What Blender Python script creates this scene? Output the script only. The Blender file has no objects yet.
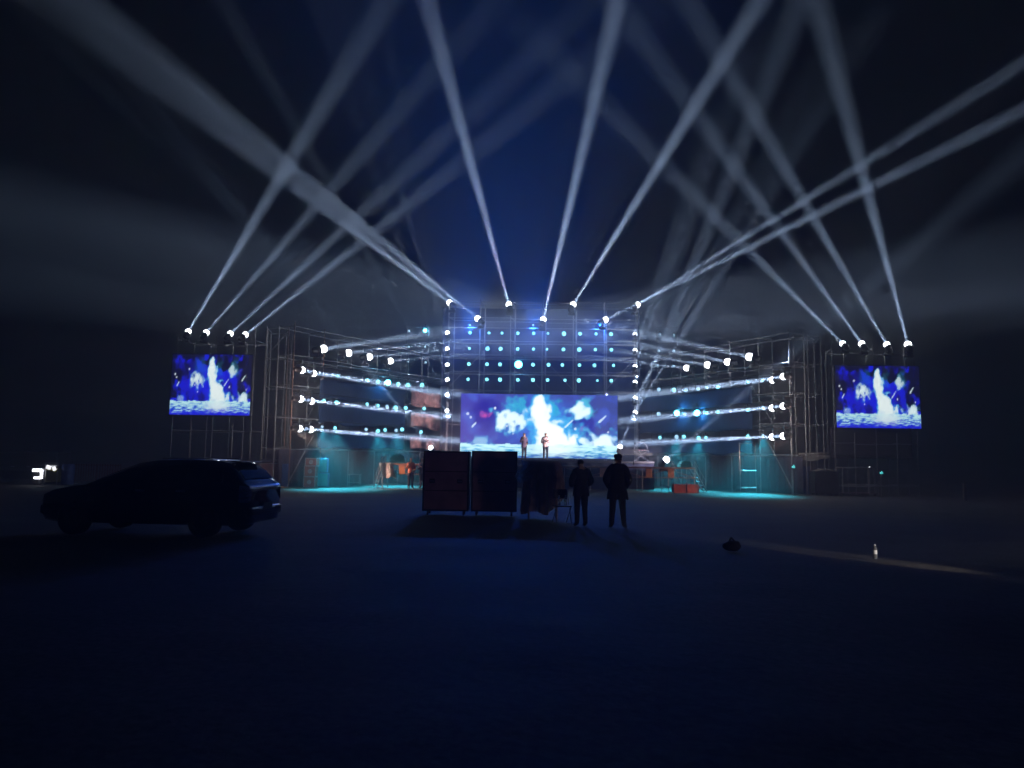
import bpy, bmesh, math, random
from mathutils import Vector, Matrix, Euler, noise
random.seed(7)
sc = bpy.context.scene
col = sc.collection
PI = math.pi
RAD = math.radians

# ------------------------------------------------------------------ camera
F = 740.0
CAMZ = 1.65
ROT = Euler((RAD(90 + 5.85), 0, 0)).to_matrix() @ Matrix.Rotation(RAD(0.8), 3, 'Z')
C0 = Vector((0, 0, CAMZ))
cd = bpy.data.cameras.new('camera')
cam = bpy.data.objects.new('camera', cd)
col.objects.link(cam)
cd.sensor_width = 36
cd.lens = F * 36 / 1024
cd.clip_end = 3000
cam.matrix_world = Matrix.Translation(C0) @ ROT.to_4x4()
sc.camera = cam


def ray(px, py):
    return ROT @ Vector(((px - 512) / F, (384 - py) / F, -1))


def P(px, py, Y):
    """The point on the vertical plane y = Y that the photo shows at pixel (px, py)."""
    d = ray(px, py)
    return C0 + d * (Y / d.y)


def Pw(px, py, a, b):
    """The same on the vertical plane through ground points a and b."""
    n = Vector((b[1] - a[1], -(b[0] - a[0]), 0))
    d = ray(px, py)
    t = n.dot(Vector((a[0], a[1], 0)) - C0) / n.dot(d)
    return C0 + d * t


# ------------------------------------------------------------------ materials
def mat(name, color, rough=0.6, metal=0.0, var=0.0, vscale=8.0, bump=0.0, bscale=40.0, coat=0.0):
    m = bpy.data.materials.new(name)
    m.use_nodes = True
    nt = m.node_tree
    b = nt.nodes['Principled BSDF']
    b.inputs['Base Color'].default_value = (*color, 1)
    b.inputs['Roughness'].default_value = rough
    b.inputs['Metallic'].default_value = metal
    if coat:
        b.inputs['Coat Weight'].default_value = coat
    if var or bump:
        tc = nt.nodes.new('ShaderNodeTexCoord')
    if var:
        n = nt.nodes.new('ShaderNodeTexNoise')
        n.inputs['Scale'].default_value = vscale
        n.inputs['Detail'].default_value = 6
        nt.links.new(tc.outputs['Object'], n.inputs['Vector'])
        r = nt.nodes.new('ShaderNodeValToRGB')
        r.color_ramp.elements[0].position = 0.3
        r.color_ramp.elements[1].position = 0.7
        r.color_ramp.elements[0].color = (*[c * (1 - var) for c in color], 1)
        r.color_ramp.elements[1].color = (*[min(1, c * (1 + var)) for c in color], 1)
        nt.links.new(n.outputs['Fac'], r.inputs['Fac'])
        nt.links.new(r.outputs['Color'], b.inputs['Base Color'])
        mr = nt.nodes.new('ShaderNodeMapRange')
        mr.inputs['To Min'].default_value = max(0.02, rough - 0.12)
        mr.inputs['To Max'].default_value = min(1, rough + 0.12)
        nt.links.new(n.outputs['Fac'], mr.inputs['Value'])
        nt.links.new(mr.outputs['Result'], b.inputs['Roughness'])
    if bump:
        n2 = nt.nodes.new('ShaderNodeTexNoise')
        n2.inputs['Scale'].default_value = bscale
        n2.inputs['Detail'].default_value = 8
        nt.links.new(tc.outputs['Object'], n2.inputs['Vector'])
        bp = nt.nodes.new('ShaderNodeBump')
        bp.inputs['Strength'].default_value = bump
        bp.inputs['Distance'].default_value = 0.05
        nt.links.new(n2.outputs['Fac'], bp.inputs['Height'])
        nt.links.new(bp.outputs['Normal'], b.inputs['Normal'])
    return m


def emit(name, color, strength, sampled=False):
    m = bpy.data.materials.new(name)
    m.use_nodes = True
    b = m.node_tree.nodes['Principled BSDF']
    b.inputs['Base Color'].default_value = (0.3, 0.3, 0.3, 1)
    b.inputs['Roughness'].default_value = 0.2
    b.inputs['Emission Color'].default_value = (*color, 1)
    b.inputs['Emission Strength'].default_value = strength
    if not sampled:
        m.cycles.emission_sampling = 'NONE'
    return m


M = {}
M['steel'] = mat('galvanised_steel', (.50, .49, .50), .45, .35, .25, 6)
M['rust_warm_light'] = mat('rusty_steel_warm_light', (.42, .20, .13), .6, .2, .4, 5)  # rust tone that also carries the warm light on the apron steel
M['black'] = mat('black_metal', (.025, .025, .028), .4, .3, .2, 12)
M['plastic'] = mat('black_plastic', (.03, .03, .033), .45, 0, .2, 12)
M['alu'] = mat('aluminium', (.6, .6, .62), .35, .8, .15, 8)
M['glass'] = mat('car_glass', (.01, .012, .015), .06, 0)
M['skirt'] = mat('purple_grey_cloth', (.055, .042, .062), .9, 0, .3, 2, .2, 60)
M['banner'] = mat('blue_light_cloth', (.035, .08, .19), .85, 0, .35, 1.2, .2, 50)  # blue light on the wing panels is put into this colour
M['pink'] = mat('pink_light_cloth', (.75, .38, .34), .85, 0, .45, 3.5, .2, 50)  # pink light at the inner end of the wing, as cloth colour
M['deck'] = mat('stage_plywood', (.10, .085, .075), .6, 0, .35, 3, .15, 30)
M['fascia'] = mat('stage_fascia_cloth', (.035, .035, .06), .9, 0, .3, 2, .2, 50)
M['orange'] = mat('orange_plywood_warm_light', (.62, .25, .10), .6, 0, .3, 4)  # orange that includes the warm light on the apron panels
M['white'] = mat('white_paint', (.75, .75, .75), .5, 0, .12, 6)
M['teal'] = mat('teal_cover', (.05, .42, .48), .6, 0, .2, 8)
M['redcase'] = mat('red_laminate', (.42, .09, .06), .5, 0, .3, 6)
M['bluecase'] = mat('blue_laminate_and_light', (.08, .16, .40), .5, 0, .3, 6)
M['caseply'] = mat('dark_case_laminate', (.36, .20, .22), .45, 0, .35, 2.5, .1, 30)
M['drape'] = mat('tan_drape', (.60, .46, .42), .85, 0, .25, 5, .3, 40)
M['film'] = mat('pale_plastic_sheet', (.72, .70, .66), .35, 0, .2, 6, .3, 12)
M['skin'] = mat('skin', (.50, .32, .24), .55, 0, .08, 10)
M['hair'] = mat('black_hair', (.015, .013, .012), .5, 0, .3, 60, .4, 150)
M['cloth_dark'] = mat('dark_coat_cloth', (.022, .024, .032), .9, 0, .3, 9, .3, 40)
M['cloth_navy'] = mat('navy_cloth', (.02, .024, .05), .9, 0, .3, 9, .3, 40)
M['cloth_purple'] = mat('purple_grey_jacket', (.13, .09, .15), .85, 0, .25, 9, .3, 40)
M['cloth_white'] = mat('pale_pink_jacket', (.80, .62, .62), .8, 0, .1, 9, .3, 40)
M['cloth_orange'] = mat('orange_shirt', (.85, .26, .13), .8, 0, .2, 9, .3, 40)
M['denim'] = mat('dark_trousers', (.03, .035, .055), .9, 0, .3, 12, .3, 60)
M['shoe'] = mat('dark_leather', (.02, .02, .02), .4, 0, .2, 10)
M['eye'] = mat('eye', (.12, .1, .1), .2)
M['lip'] = mat('lip', (.35, .15, .13), .5)
M['paint'] = mat('car_paint', (.012, .013, .018), .18, .2, 0, 5, coat=1)
M['rubber'] = mat('rubber', (.02, .02, .02), .8, 0, .2, 20)
M['lampglass'] = mat('lamp_glass', (.55, .6, .7), .10, .8, .1, 30, .9, 16)
M['redglass'] = mat('red_lamp_glass', (.30, .02, .02), .12)
M['yellow'] = mat('yellow_paint', (.42, .36, .04), .5, 0, .2, 8)
M['barrel'] = mat('blue_plastic', (.06, .13, .45), .45, 0, .2, 6)
M['redrail'] = mat('red_barrier_paint', (.30, .07, .09), .5, 0, .3, 6)
M['label'] = mat('bottle_label', (.75, .75, .78), .5)
M['pole_dark'] = mat('dark_post', (.10, .07, .06), .7, 0, .3, 6)
M['haze_sheet'] = mat('blue_haze_sheet', (.03, .06, .16), .9, 0, .25, 2, .2, 40)
M['lens_white'] = emit('lens_white', (.92, .96, 1), 26)
M['lens_cool'] = emit('lens_cool', (.22, .82, 1), 4.2)
M['lens_dim'] = emit('lens_dim', (.40, .72, 1), 2.4)
M['lens_cyan'] = emit('lens_cyan', (.12, .95, 1), 22)
M['led_cyan'] = emit('indicator_cyan', (.1, .9, .9), 1.6)
M['led_red'] = emit('indicator_red', (1, .15, .12), 1.2)
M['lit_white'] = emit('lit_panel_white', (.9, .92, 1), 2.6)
M['lit_big'] = emit('lit_sign_white', (.9, .92, 1), 7, True)
mb = bpy.data.materials.new('clear_bottle')
mb.use_nodes = True
_b = mb.node_tree.nodes['Principled BSDF']
_b.inputs['Transmission Weight'].default_value = .85
_b.inputs['Roughness'].default_value = .08
_b.inputs['IOR'].default_value = 1.33
M['bottle'] = mb


for k_, f_ in (('drape', .45), ('film', .55), ('banner', .2), ('pink', .25)):
    nt_ = M[k_].node_tree
    out_ = nt_.nodes['Material Output']
    bs_ = nt_.nodes['Principled BSDF']
    tl_ = nt_.nodes.new('ShaderNodeBsdfTranslucent')
    if bs_.inputs['Base Color'].links:
        nt_.links.new(bs_.inputs['Base Color'].links[0].from_socket, tl_.inputs['Color'])
    ms_ = nt_.nodes.new('ShaderNodeMixShader')
    ms_.inputs['Fac'].default_value = f_
    nt_.links.new(bs_.outputs[0], ms_.inputs[1])
    nt_.links.new(tl_.outputs[0], ms_.inputs[2])
    nt_.links.new(ms_.outputs[0], out_.inputs['Surface'])


# ------------------------------------------------------------------ object helpers
def link(name, me, m=None, parent=None):
    o = bpy.data.objects.new(name, me)
    col.objects.link(o)
    if m is not None and me is not None and not me.materials:
        for mm in (m if isinstance(m, (list, tuple)) else [m]):
            me.materials.append(mm)
    if parent is not None:
        o.parent = parent
    return o


def tag(o, label=None, cat=None, group=None, kind=None):
    if label:
        o['label'] = label
    if cat:
        o['category'] = cat
    if group:
        o['group'] = group
    if kind:
        o['kind'] = kind
    return o


def thing(name, label, cat, loc=(0, 0, 0), rz=0.0, group=None):
    o = bpy.data.objects.new(name, None)
    o.empty_display_size = .2
    col.objects.link(o)
    o.location = loc
    o.rotation_euler = (0, 0, rz)
    return tag(o, label, cat, group)


def copy_part(src, parent):
    c = src.copy()
    col.objects.link(c)
    c.parent = parent
    for ch in src.children:
        copy_part(ch, c)
    return c


class MB:
    """collects shapes for one mesh"""
    def __init__(s):
        s.bm = bmesh.new()

    def box(s, c, size, rot=None, bevel=0.0):
        mtx = Matrix.Translation(c) @ (rot.to_4x4() if rot else Matrix.Identity(4)) @ Matrix.Diagonal((*size, 1))
        r = bmesh.ops.create_cube(s.bm, size=1, matrix=mtx)
        if bevel:
            es = {e for v in r['verts'] for e in v.link_edges}
            bmesh.ops.bevel(s.bm, geom=list(es), offset=bevel, segments=2, affect='EDGES', profile=.5)
        return s

    def tube(s, a, b, r, r2=None, seg=8, caps=True):
        a, b = Vector(a), Vector(b)
        d = b - a
        q = d.to_track_quat('Z', 'Y').to_matrix().to_4x4()
        bmesh.ops.create_cone(s.bm, cap_ends=caps, segments=seg, radius1=r, radius2=r if r2 is None else r2,
                              depth=d.length, matrix=Matrix.Translation((a + b) / 2) @ q)
        return s

    def ball(s, c, r, sc_=(1, 1, 1), u=12, v=8, rot=None):
        mtx = Matrix.Translation(c) @ (rot.to_4x4() if rot else Matrix.Identity(4)) @ Matrix.Diagonal((*sc_, 1))
        bmesh.ops.create_uvsphere(s.bm, u_segments=u, v_segments=v, radius=r, matrix=mtx)
        return s

    def lathe(s, prof, seg=16, mtx=None):
        """prof: list of (radius, z)"""
        mtx = mtx or Matrix.Identity(4)
        rings = []
        for r, z in prof:
            if r < 1e-5:
                rings.append([s.bm.verts.new(mtx @ Vector((0, 0, z)))])
            else:
                rings.append([s.bm.verts.new(mtx @ Vector((r * math.cos(2 * PI * k / seg), r * math.sin(2 * PI * k / seg), z)))
                              for k in range(seg)])
        for A, B in zip(rings, rings[1:]):
            for k in range(seg):
                k2 = (k + 1) % seg
                if len(A) == 1 and len(B) == 1:
                    continue
                if len(A) == 1:
                    s.bm.faces.new((A[0], B[k2], B[k]))
                elif len(B) == 1:
                    s.bm.faces.new((A[k], A[k2], B[0]))
                else:
                    s.bm.faces.new((A[k], A[k2], B[k2], B[k]))
        return s

    def prism(s, pts, a, b):
        """extrude polygon pts (x, z) from y=a to y=b"""
        A = [s.bm.verts.new((x, a, z)) for x, z in pts]
        B = [s.bm.verts.new((x, b, z)) for x, z in pts]
        s.bm.faces.new(A[::-1])
        s.bm.faces.new(B)
        n = len(pts)
        for k in range(n):
            s.bm.faces.new((A[k], A[(k + 1) % n], B[(k + 1) % n], B[k]))
        return s

    def grid(s, nu, nv, f):
        vs = [[s.bm.verts.new(f(i / nu, j / nv)) for i in range(nu + 1)] for j in range(nv + 1)]
        for j in range(nv):
            for i in range(nu):
                s.bm.faces.new((vs[j][i], vs[j][i + 1], vs[j + 1][i + 1], vs[j + 1][i]))
        return s

    def mesh(s, name, smooth=False):
        bmesh.ops.recalc_face_normals(s.bm, faces=s.bm.faces[:])
        me = bpy.data.meshes.new(name)
        s.bm.to_mesh(me)
        s.bm.free()
        if smooth:
            me.shade_smooth()
        return me

    def build(s, name, m, parent=None, smooth=False):
        return link(name, s.mesh(name, smooth), m, parent)


def ordinal(k):
    return ('first', 'second', 'third', 'fourth', 'fifth', 'sixth', 'seventh', 'eighth', 'ninth', 'tenth', 'eleventh',
            'twelfth', 'thirteenth', 'fourteenth', 'fifteenth', 'sixteenth')[k]


# ------------------------------------------------------------------ world
w = bpy.data.worlds.new('World')
sc.world = w
w.use_nodes = True
bg = w.node_tree.nodes['Background']
bg.inputs[0].default_value = (.06, .08, .25, 1)
bg.inputs[1].default_value = .003


# ------------------------------------------------------------------ ground: one sheet, finer near the camera
def axis(lo, hi, dense_lo, dense_hi, step):
    v = []
    x = dense_lo
    while x < dense_hi:
        v.append(x)
        x += step
    s, x = step, dense_hi
    while x < hi:
        v.append(x)
        s *= 1.35
        x += s
    v.append(hi)
    s, x = step * 1.35, dense_lo
    lowv = []
    while x - s > lo:
        x -= s
        lowv.append(x)
        s *= 1.35
    lowv.append(lo)
    return lowv[::-1] + v


xs = axis(-320, 320, -12, 14, .28)
ys = axis(-320, 320, 2, 46, .28)
bm = bmesh.new()
vv = []
for y in ys:
    row = []
    for x in xs:
        r = math.hypot(x, y)
        z = 0
        if r < 70:
            f = max(0, min(1, (70 - r) / 20))
            z = f * (.035 * noise.noise((x * .35, y * .35, 1)) + .022 * noise.noise((x * 1.1, y * 1.1, 5))
                     + .016 * noise.noise((x * 2.6, y * 2.6, 9))) - .02
        row.append(bm.verts.new((x, y, z)))
    vv.append(row)
for j in range(len(ys) - 1):
    for i in range(len(xs) - 1):
        bm.faces.new((vv[j][i], vv[j][i + 1], vv[j + 1][i + 1], vv[j + 1][i]))
me = bpy.data.meshes.new('ground')
bm.to_mesh(me)
bm.free()
me.shade_smooth()
gm = mat('bare_earth', (.085, .075, .065), .85, 0, .5, .5, .3, 5)
nt = gm.node_tree
bs = nt.nodes['Principled BSDF']
# sparse dry grass patches and grit broken into the earth colour
tc = nt.nodes.new('ShaderNodeTexCoord')
n3 = nt.nodes.new('ShaderNodeTexNoise')
n3.inputs['Scale'].default_value = 14
n3.inputs['Detail'].default_value = 9
nt.links.new(tc.outputs['Object'], n3.inputs['Vector'])
rp = nt.nodes.new('ShaderNodeValToRGB')
rp.color_ramp.elements[0].position = .35
rp.color_ramp.elements[1].position = .75
rp.color_ramp.elements[0].color = (.55, .55, .55, 1)
rp.color_ramp.elements[1].color = (1.5, 1.45, 1.3, 1)
nt.links.new(n3.outputs['Fac'], rp.inputs['Fac'])
mx = nt.nodes.new('ShaderNodeMix')
mx.data_type = 'RGBA'
mx.blend_type = 'MULTIPLY'
mx.inputs['Factor'].default_value = 1
src = bs.inputs['Base Color'].links[0].from_socket
nt.links.new(src, mx.inputs['A'])
nt.links.new(rp.outputs['Color'], mx.inputs['B'])
nt.links.new(mx.outputs['Result'], bs.inputs['Base Color'])
ground = link('ground', me, gm)
tag(ground, kind='structure')

# ------------------------------------------------------------------ haze
HAZE = .013
mbx = MB().box((0, 0, 29), (660, 660, 62))
hz = bpy.data.materials.new('smoky_air')
hz.use_nodes = True
hn = hz.node_tree
hn.nodes.clear()
ho = hn.nodes.new('ShaderNodeOutputMaterial')
hv = hn.nodes.new('ShaderNodeVolumePrincipled')
hv.inputs['Density'].default_value = HAZE
hv.inputs['Color'].default_value = (.86, .88, .92, 1)
hv.inputs['Anisotropy'].default_value = 0
hn.links.new(hv.outputs[0], ho.inputs['Volume'])
haze = mbx.build('haze', hz)
tag(haze, kind='stuff')

# ------------------------------------------------------------------ stage plan
WLA, WLB = (-11.9, 40.0), (-4.9, 51.4)       # left wing wall, outer and inner end
WRA, WRB = (15.1, 40.0), (8.8, 51.4)         # right wing wall


# ------------------------------------------------------------------ scaffolding
_tube = MB().tube((0, 0, 0), (0, 0, 1), 1, seg=8).mesh('scaffold_tube', True)
_tube.materials.append(M['steel'])
_tube_r = _tube.copy()
_tube_r.materials.clear()
_tube_r.materials.append(M['rust_warm_light'])
_foot = MB().box((0, 0, .006), (.15, .15, .012)).tube((0, 0, .012), (0, 0, .16), .022).mesh('base_plate')
_foot.materials.append(M['steel'])


def rod(name, a, b, r, parent, me=None):
    a, b = Vector(a), Vector(b)
    o = bpy.data.objects.new(name, me or _tube)
    col.objects.link(o)
    o.parent = parent
    d = b - a
    o.location = a
    o.rotation_mode = 'QUATERNION'
    o.rotation_quaternion = d.to_track_quat('Z', 'Y')
    o.scale = (r, r, d.length)
    return o


def scaffold(label, rows, heights, levels, braces=(), rusty=(), rr=.026, lr=.02, skip=()):
    """rows: list of rows of (x, y) pole feet; levels: heights of the ledgers"""
    o0 = Vector((*rows[0][0], 0))
    t = thing('scaffold', label, 'scaffolding', o0, 0, 'scaffolding of the stage')
    for ri, row in enumerate(rows):
        for k, (x, y) in enumerate(row):
            h = heights[ri][k] if isinstance(heights[ri], (list, tuple)) else heights[ri]
            a = Vector((x, y, 0)) - o0
            lean = Vector((random.uniform(-.04, .04), random.uniform(-.04, .04), 0))
            r = rod('pole', a, a + lean + Vector((0, 0, h)), rr * random.uniform(.8, 1.15), t, _tube_r if (ri, k) in rusty else None)
            f = link('base_plate', _foot, None, t)
            f.location = a
        for z in levels:
            for k in range(len(row) - 1):
                if (ri, k, z) in skip:
                    continue
                a = Vector((*row[k], z)) - o0
                b = Vector((*row[k + 1], z)) - o0
                if z <= min(heights[ri] if isinstance(heights[ri], (list, tuple)) else [heights[ri]]) + .2:
                    dz = random.uniform(-.05, .05)
                    rod('ledger', a + Vector((0, 0, dz)), b + Vector((0, 0, dz + random.uniform(-.03, .03))), lr, t)
    if len(rows) > 1:
        for k in range(min(len(rows[0]), len(rows[1]))):
            for z in levels:
                rod('transom', Vector((*rows[0][k], z + .05)) - o0, Vector((*rows[1][k], z + .05)) - o0, lr, t)
    for (a, b) in braces:
        rod('brace', Vector(a) - o0, Vector(b) - o0, lr * .9, t)
    return t


def lerp2(a, b, t):
    return (a[0] + (b[0] - a[0]) * t, a[1] + (b[1] - a[1]) * t)


LEV = [2.1, 3.8, 5.5, 7.15, 8.75]
# left wing
n = 6
fl = [lerp2(WLA, WLB, k / n) for k in range(n + 1)]
off = (-1.05, .65)
bl = [(x + off[0], y + off[1]) for x, y in fl]
hl = [9.0 - .03 * k for k in range(n + 1)]
scaffold('scaffold wing left of the stage carrying three rows of lamps', [fl, bl], [hl, [h - .1 for h in hl]], LEV,
         [((*fl[0], .3), (*fl[1], 3.8)), ((*fl[2], 3.8), (*fl[3], 7.1)), ((*fl[4], .3), (*fl[5], 3.8)), ((*bl[1], 3.8), (*bl[2], 7.1))],
         rusty={(0, 0), (0, 1)})
fr = [lerp2(WRA, WRB, k / n) for k in range(n + 1)]
br = [(x - off[0], y + off[1]) for x, y in fr]
scaffold('scaffold wing right of the stage carrying three rows of lamps', [fr, br], [hl, [h - .1 for h in hl]], LEV,
         [((*fr[0], .3), (*fr[1], 3.8)), ((*fr[2], 3.8), (*fr[3], 7.1)), ((*fr[4], .3), (*fr[5], 3.8)), ((*br[1], 3.8), (*br[2], 7.1))])
# centre wall above and behind the main screen
cx = [-4.4 + 2.14 * k for k in range(7)]
cf = [(x, 50.1) for x in cx]
cb = [(x + .28, 51.3) for x in cx]
scaffold('tall scaffold wall behind the main screen with the grid of lamps', [cf, cb], [12.6, 12.5], [2.1, 4.0, 6.35, 7.6, 8.75, 9.75, 11.3, 12.45],
         [((cx[0], 50.1, 6.4), (cx[1], 50.1, 8.7)), ((cx[2], 50.1, 8.7), (cx[3], 50.1, 6.4)), ((cx[3], 50.1, 8.7), (cx[4], 50.1, 6.4)),
          ((cx[5], 50.1, 6.4), (cx[6], 50.1, 8.7))], rr=.04, lr=.022)
# side towers with the bays that join them to the wings
xl = [P(x, 470, 41).x for x in (169, 189, 210, 230, 249)]
xl2 = [P(x, 470, 42.6).x for x in (188, 204, 227, 241, 262)]
scaffold('scaffold tower holding up the left side screen', [[(x, 41) for x in xl], [(x, 42.6) for x in xl2]],
         [[8.3, 3.6, 8.3, 3.4, 8.9], [8.2, 8.2, 8.2, 8.2, 8.9]], [.5, 3.0, 8.05])
xm = [xl[-1] + .62, WLA[0] - .62]
scaffold('open scaffold bay between the left side screen and left wing',
         [[(xm[0], 41), (xm[1], 41)], [(xm[0] - .2, 42.4), ((xm[0] + xm[1]) / 2, 42.4), (xm[1] - .3, 42.4)]], [8.9, 8.7], LEV,
         [((xm[0], 41, 7.15), (xm[1], 41, 8.75))], rusty={(0, 1)})
xr = [P(x, 480, 41).x for x in (836, 856, 878, 898, 919)]
scaffold('scaffold tower holding up the right side screen', [[(x, 41) for x in xr], [(x + .3, 42.6) for x in xr]],
         [[8.5, 3.4, 8.3, 3.4, 8.3], [8.2] * 5], [.5, 2.8, 8.05], rr=.02)
xq = [WRA[0] + .65, xr[0] - .6]
scaffold('open scaffold bay between right wing and right side screen',
         [[(xq[0], 41), ((xq[0] + xq[1]) / 2, 41), (xq[1], 41)], [(xq[0] + .3, 42.4), (xq[1] + .2, 42.4)]], [8.9, 8.7], LEV,
         [((xq[0], 41, 7.15), (xq[1], 41, 8.75))], rr=.022)
# welded frame standing before the right wing
t = thing('leaning_hurdle', 'upright rectangular steel frame leaning against the right wing', 'frame', P(748.5, 490, 39.6) * 1)
t.location.z = 0
for sx in (-.42, .42):
    rod('upright', (sx, 0, 0), (sx, .12, 2.75), .022, t)
for z in (.35, 1.25, 2.7):
    rod('crossbar', (-.42, .045 * z, z), (.42, .045 * z, z), .02, t)


# ------------------------------------------------------------------ LED screens
def smooth(e0, e1, x):
    t_ = max(0, min(1, (x - e0) / (e1 - e0)))
    return t_ * t_ * (3 - 2 * t_)


def mixc(a, b, t_):
    return tuple(a[i] + (b[i] - a[i]) * t_ for i in range(3))


def fbm(x, y, s, z=0.0, o=4):
    v, a = 0, .5
    for k in range(o):
        v += a * noise.noise((x * s, y * s, z + k * 7.3))
        s *= 2
        a *= .5
    return v


def blob(x, y, cx_, cy_, rx, ry, rough=.5, z=0.0):
    d = math.hypot((x - cx_) / rx, (y - cy_) / ry) + rough * fbm(x, y, .02, z) * 2
    return 1 - smooth(.55, 1.25, d)


COLUMN = [(508, 88, 16), (504, 120, 44), (507, 185, 62), (522, 245, 54), (560, 290, 88), (605, 330, 110), (590, 400, 160)]


def column(x, y):
    best = 9
    for (x0, y0, w0), (x1, y1, w1) in zip(COLUMN, COLUMN[1:]):
        dx, dy = x1 - x0, y1 - y0
        q = max(0, min(1, ((x - x0) * dx + (y - y0) * dy) / (dx * dx + dy * dy)))
        d = math.hypot(x - x0 - q * dx, y - y0 - q * dy) / (w0 + (w1 - w0) * q)
        best = min(best, d)
    return best + .55 * fbm(x, y, .022, 3) * 2


def picture(u, v, side):
    """blue flame rising from a lit sea between two dark planets; u right, v up"""
    x = 55 + u * 893
    y = 75 + (1 - v) * 345
    if side:
        y = 62 + (1 - v) * 370
    nz = fbm(x, y, .012, 11)
    if side:
        c = mixc((.012, .006, .62), (.01, .02, .95), .5 + nz * 1.6)
        dk = smooth(.02, .40, fbm(x, y, .009, 21) + .12)
        c = mixc(c, (.006, .004, .12), dk * .85)
        edge = min(u, 1 - u) * 2.6 + fbm(x, y, .013, 31) * 1.3 - .06
        top = (1 - v) * 2.4 + fbm(x, y, .011, 41) * 1.9 - .12
        k = smooth(.05, .45, min(edge if v > .27 else 1, top + .08))
        c = mixc((.004, .004, .03), c, k)
    else:
        c = mixc((.040, .036, .38), (.03, .05, .28), u)
        c = mixc(c, (.05, .10, .55), smooth(.0, .5, nz + .1))
        c = mixc(c, (.02, .16, .75), .75 * max(0, 1 - math.hypot((x - 500) / 300, (y - 230) / 190)))
    if not side:
        for (px, py, r) in ((198, 182, 84), (745, 262, 92)):
            a = blob(x, y, px, py, r, r, .35, px)
            c = mixc(c, (.006, .002, .30), a * .97)
            a2 = blob(x, y, px - 2, py + 2, 26, 19, 1.0, px + 3)
            c = mixc(c, (.55, .07, .42), a2 * (.35 + .5 * smooth(-.1, .2, fbm(x, y, .07, 15))))
    # wing swirls round the column
    sw = blob(x, y, 378, 135, 62, 50, 1.0, 51)
    c = mixc(c, (.02, .42, .68), sw * (.8 if not side else .12))
    sw = blob(x, y, 575, 145, 52, 40, 1.0, 52)
    c = mixc(c, (.01, .40, .62), sw * (.8 if not side else .15))
    sw = blob(x, y, 760, 140, 60, 48, .9, 53)
    c = mixc(c, (.05, .50, .72), sw * (.85 if not side else .12))
    # plumes
    for (px, py, rx, ry, z) in ((345, 218, 78, 50, 61), (730, 158, 50, 36, 62), (862, 338, 95, 56, 63), (165, 335, 60, 26, 64)):
        if side:
            rx, ry = rx * .70, ry * .78
        a = blob(x, y, px, py, rx, ry, .9, z)
        rim = blob(x, y, px, py, rx * 1.3, ry * 1.3, .9, z)
        if z == 64:
            a *= .25
            rim *= .7
        if side and z == 62:
            a *= .8
        c = mixc(c, (.04, .46, .85), rim * (.35 if side else .8))
        c = mixc(c, (.80, 1.0, 1.05), a)
    d = column(x, y) * (1.22 if side else 1)
    c = mixc(c, (.03, .45, .9), 1 - smooth(.85, 1.15 if side else 1.55, d))
    c = mixc(c, (.95, 1.08, 1.08), 1 - smooth(.6, 1.02, d))
    # sea
    hy = 348 + 9 * noise.noise((x * .02, 0, 77))
    if y > hy:
        f = (y - hy) / 75
        rip = noise.noise((x * .016, y * .16, 81)) + .6 * noise.noise((x * .05, y * .32, 82))
        wc = mixc((.55, .95, 1.0), (.02, .30, .62) if not side else (.01, .10, .75), smooth(-.35, .45, rip + f * .75 - .35))
        wc = mixc(wc, (.9, 1.05, 1.05), (1 - smooth(0, 1, math.hypot((x - 590) / 210, (y - 375) / 60))) * .85)
        wc = mixc(wc, (.01, .07, .40) if not side else (.01, .01, .8), smooth(.55, 1.1, f + rip * .3))
        c = wc
    # sparks and comets
    for (px, py, r) in ((95, 185, 7), (112, 204, 6), (250, 153, 7), (708, 260, 7), (895, 276, 5), (355, 292, 4), (320, 250, 4)):
        c = mixc(c, (.85, .95, 1.1), 1 - smooth(r * .5, r * 1.3, math.hypot(x - px, y - py)))
    for (px, py, qx, qy, r) in ((122, 255, 142, 234, 6), (845, 220, 882, 188, 8), (650, 252, 694, 212, 6), (380, 228, 418, 262, 5)):
        dx, dy = qx - px, qy - py
        q = max(0, min(1, ((x - px) * dx + (y - py) * dy) / (dx * dx + dy * dy)))
        c = mixc(c, (.75, .95, 1.05), (1 - smooth(r * .3, r * (1.1 - .7 * q), math.hypot(x - px - q * dx, y - py - q * dy))) * .9)
    return c


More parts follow.
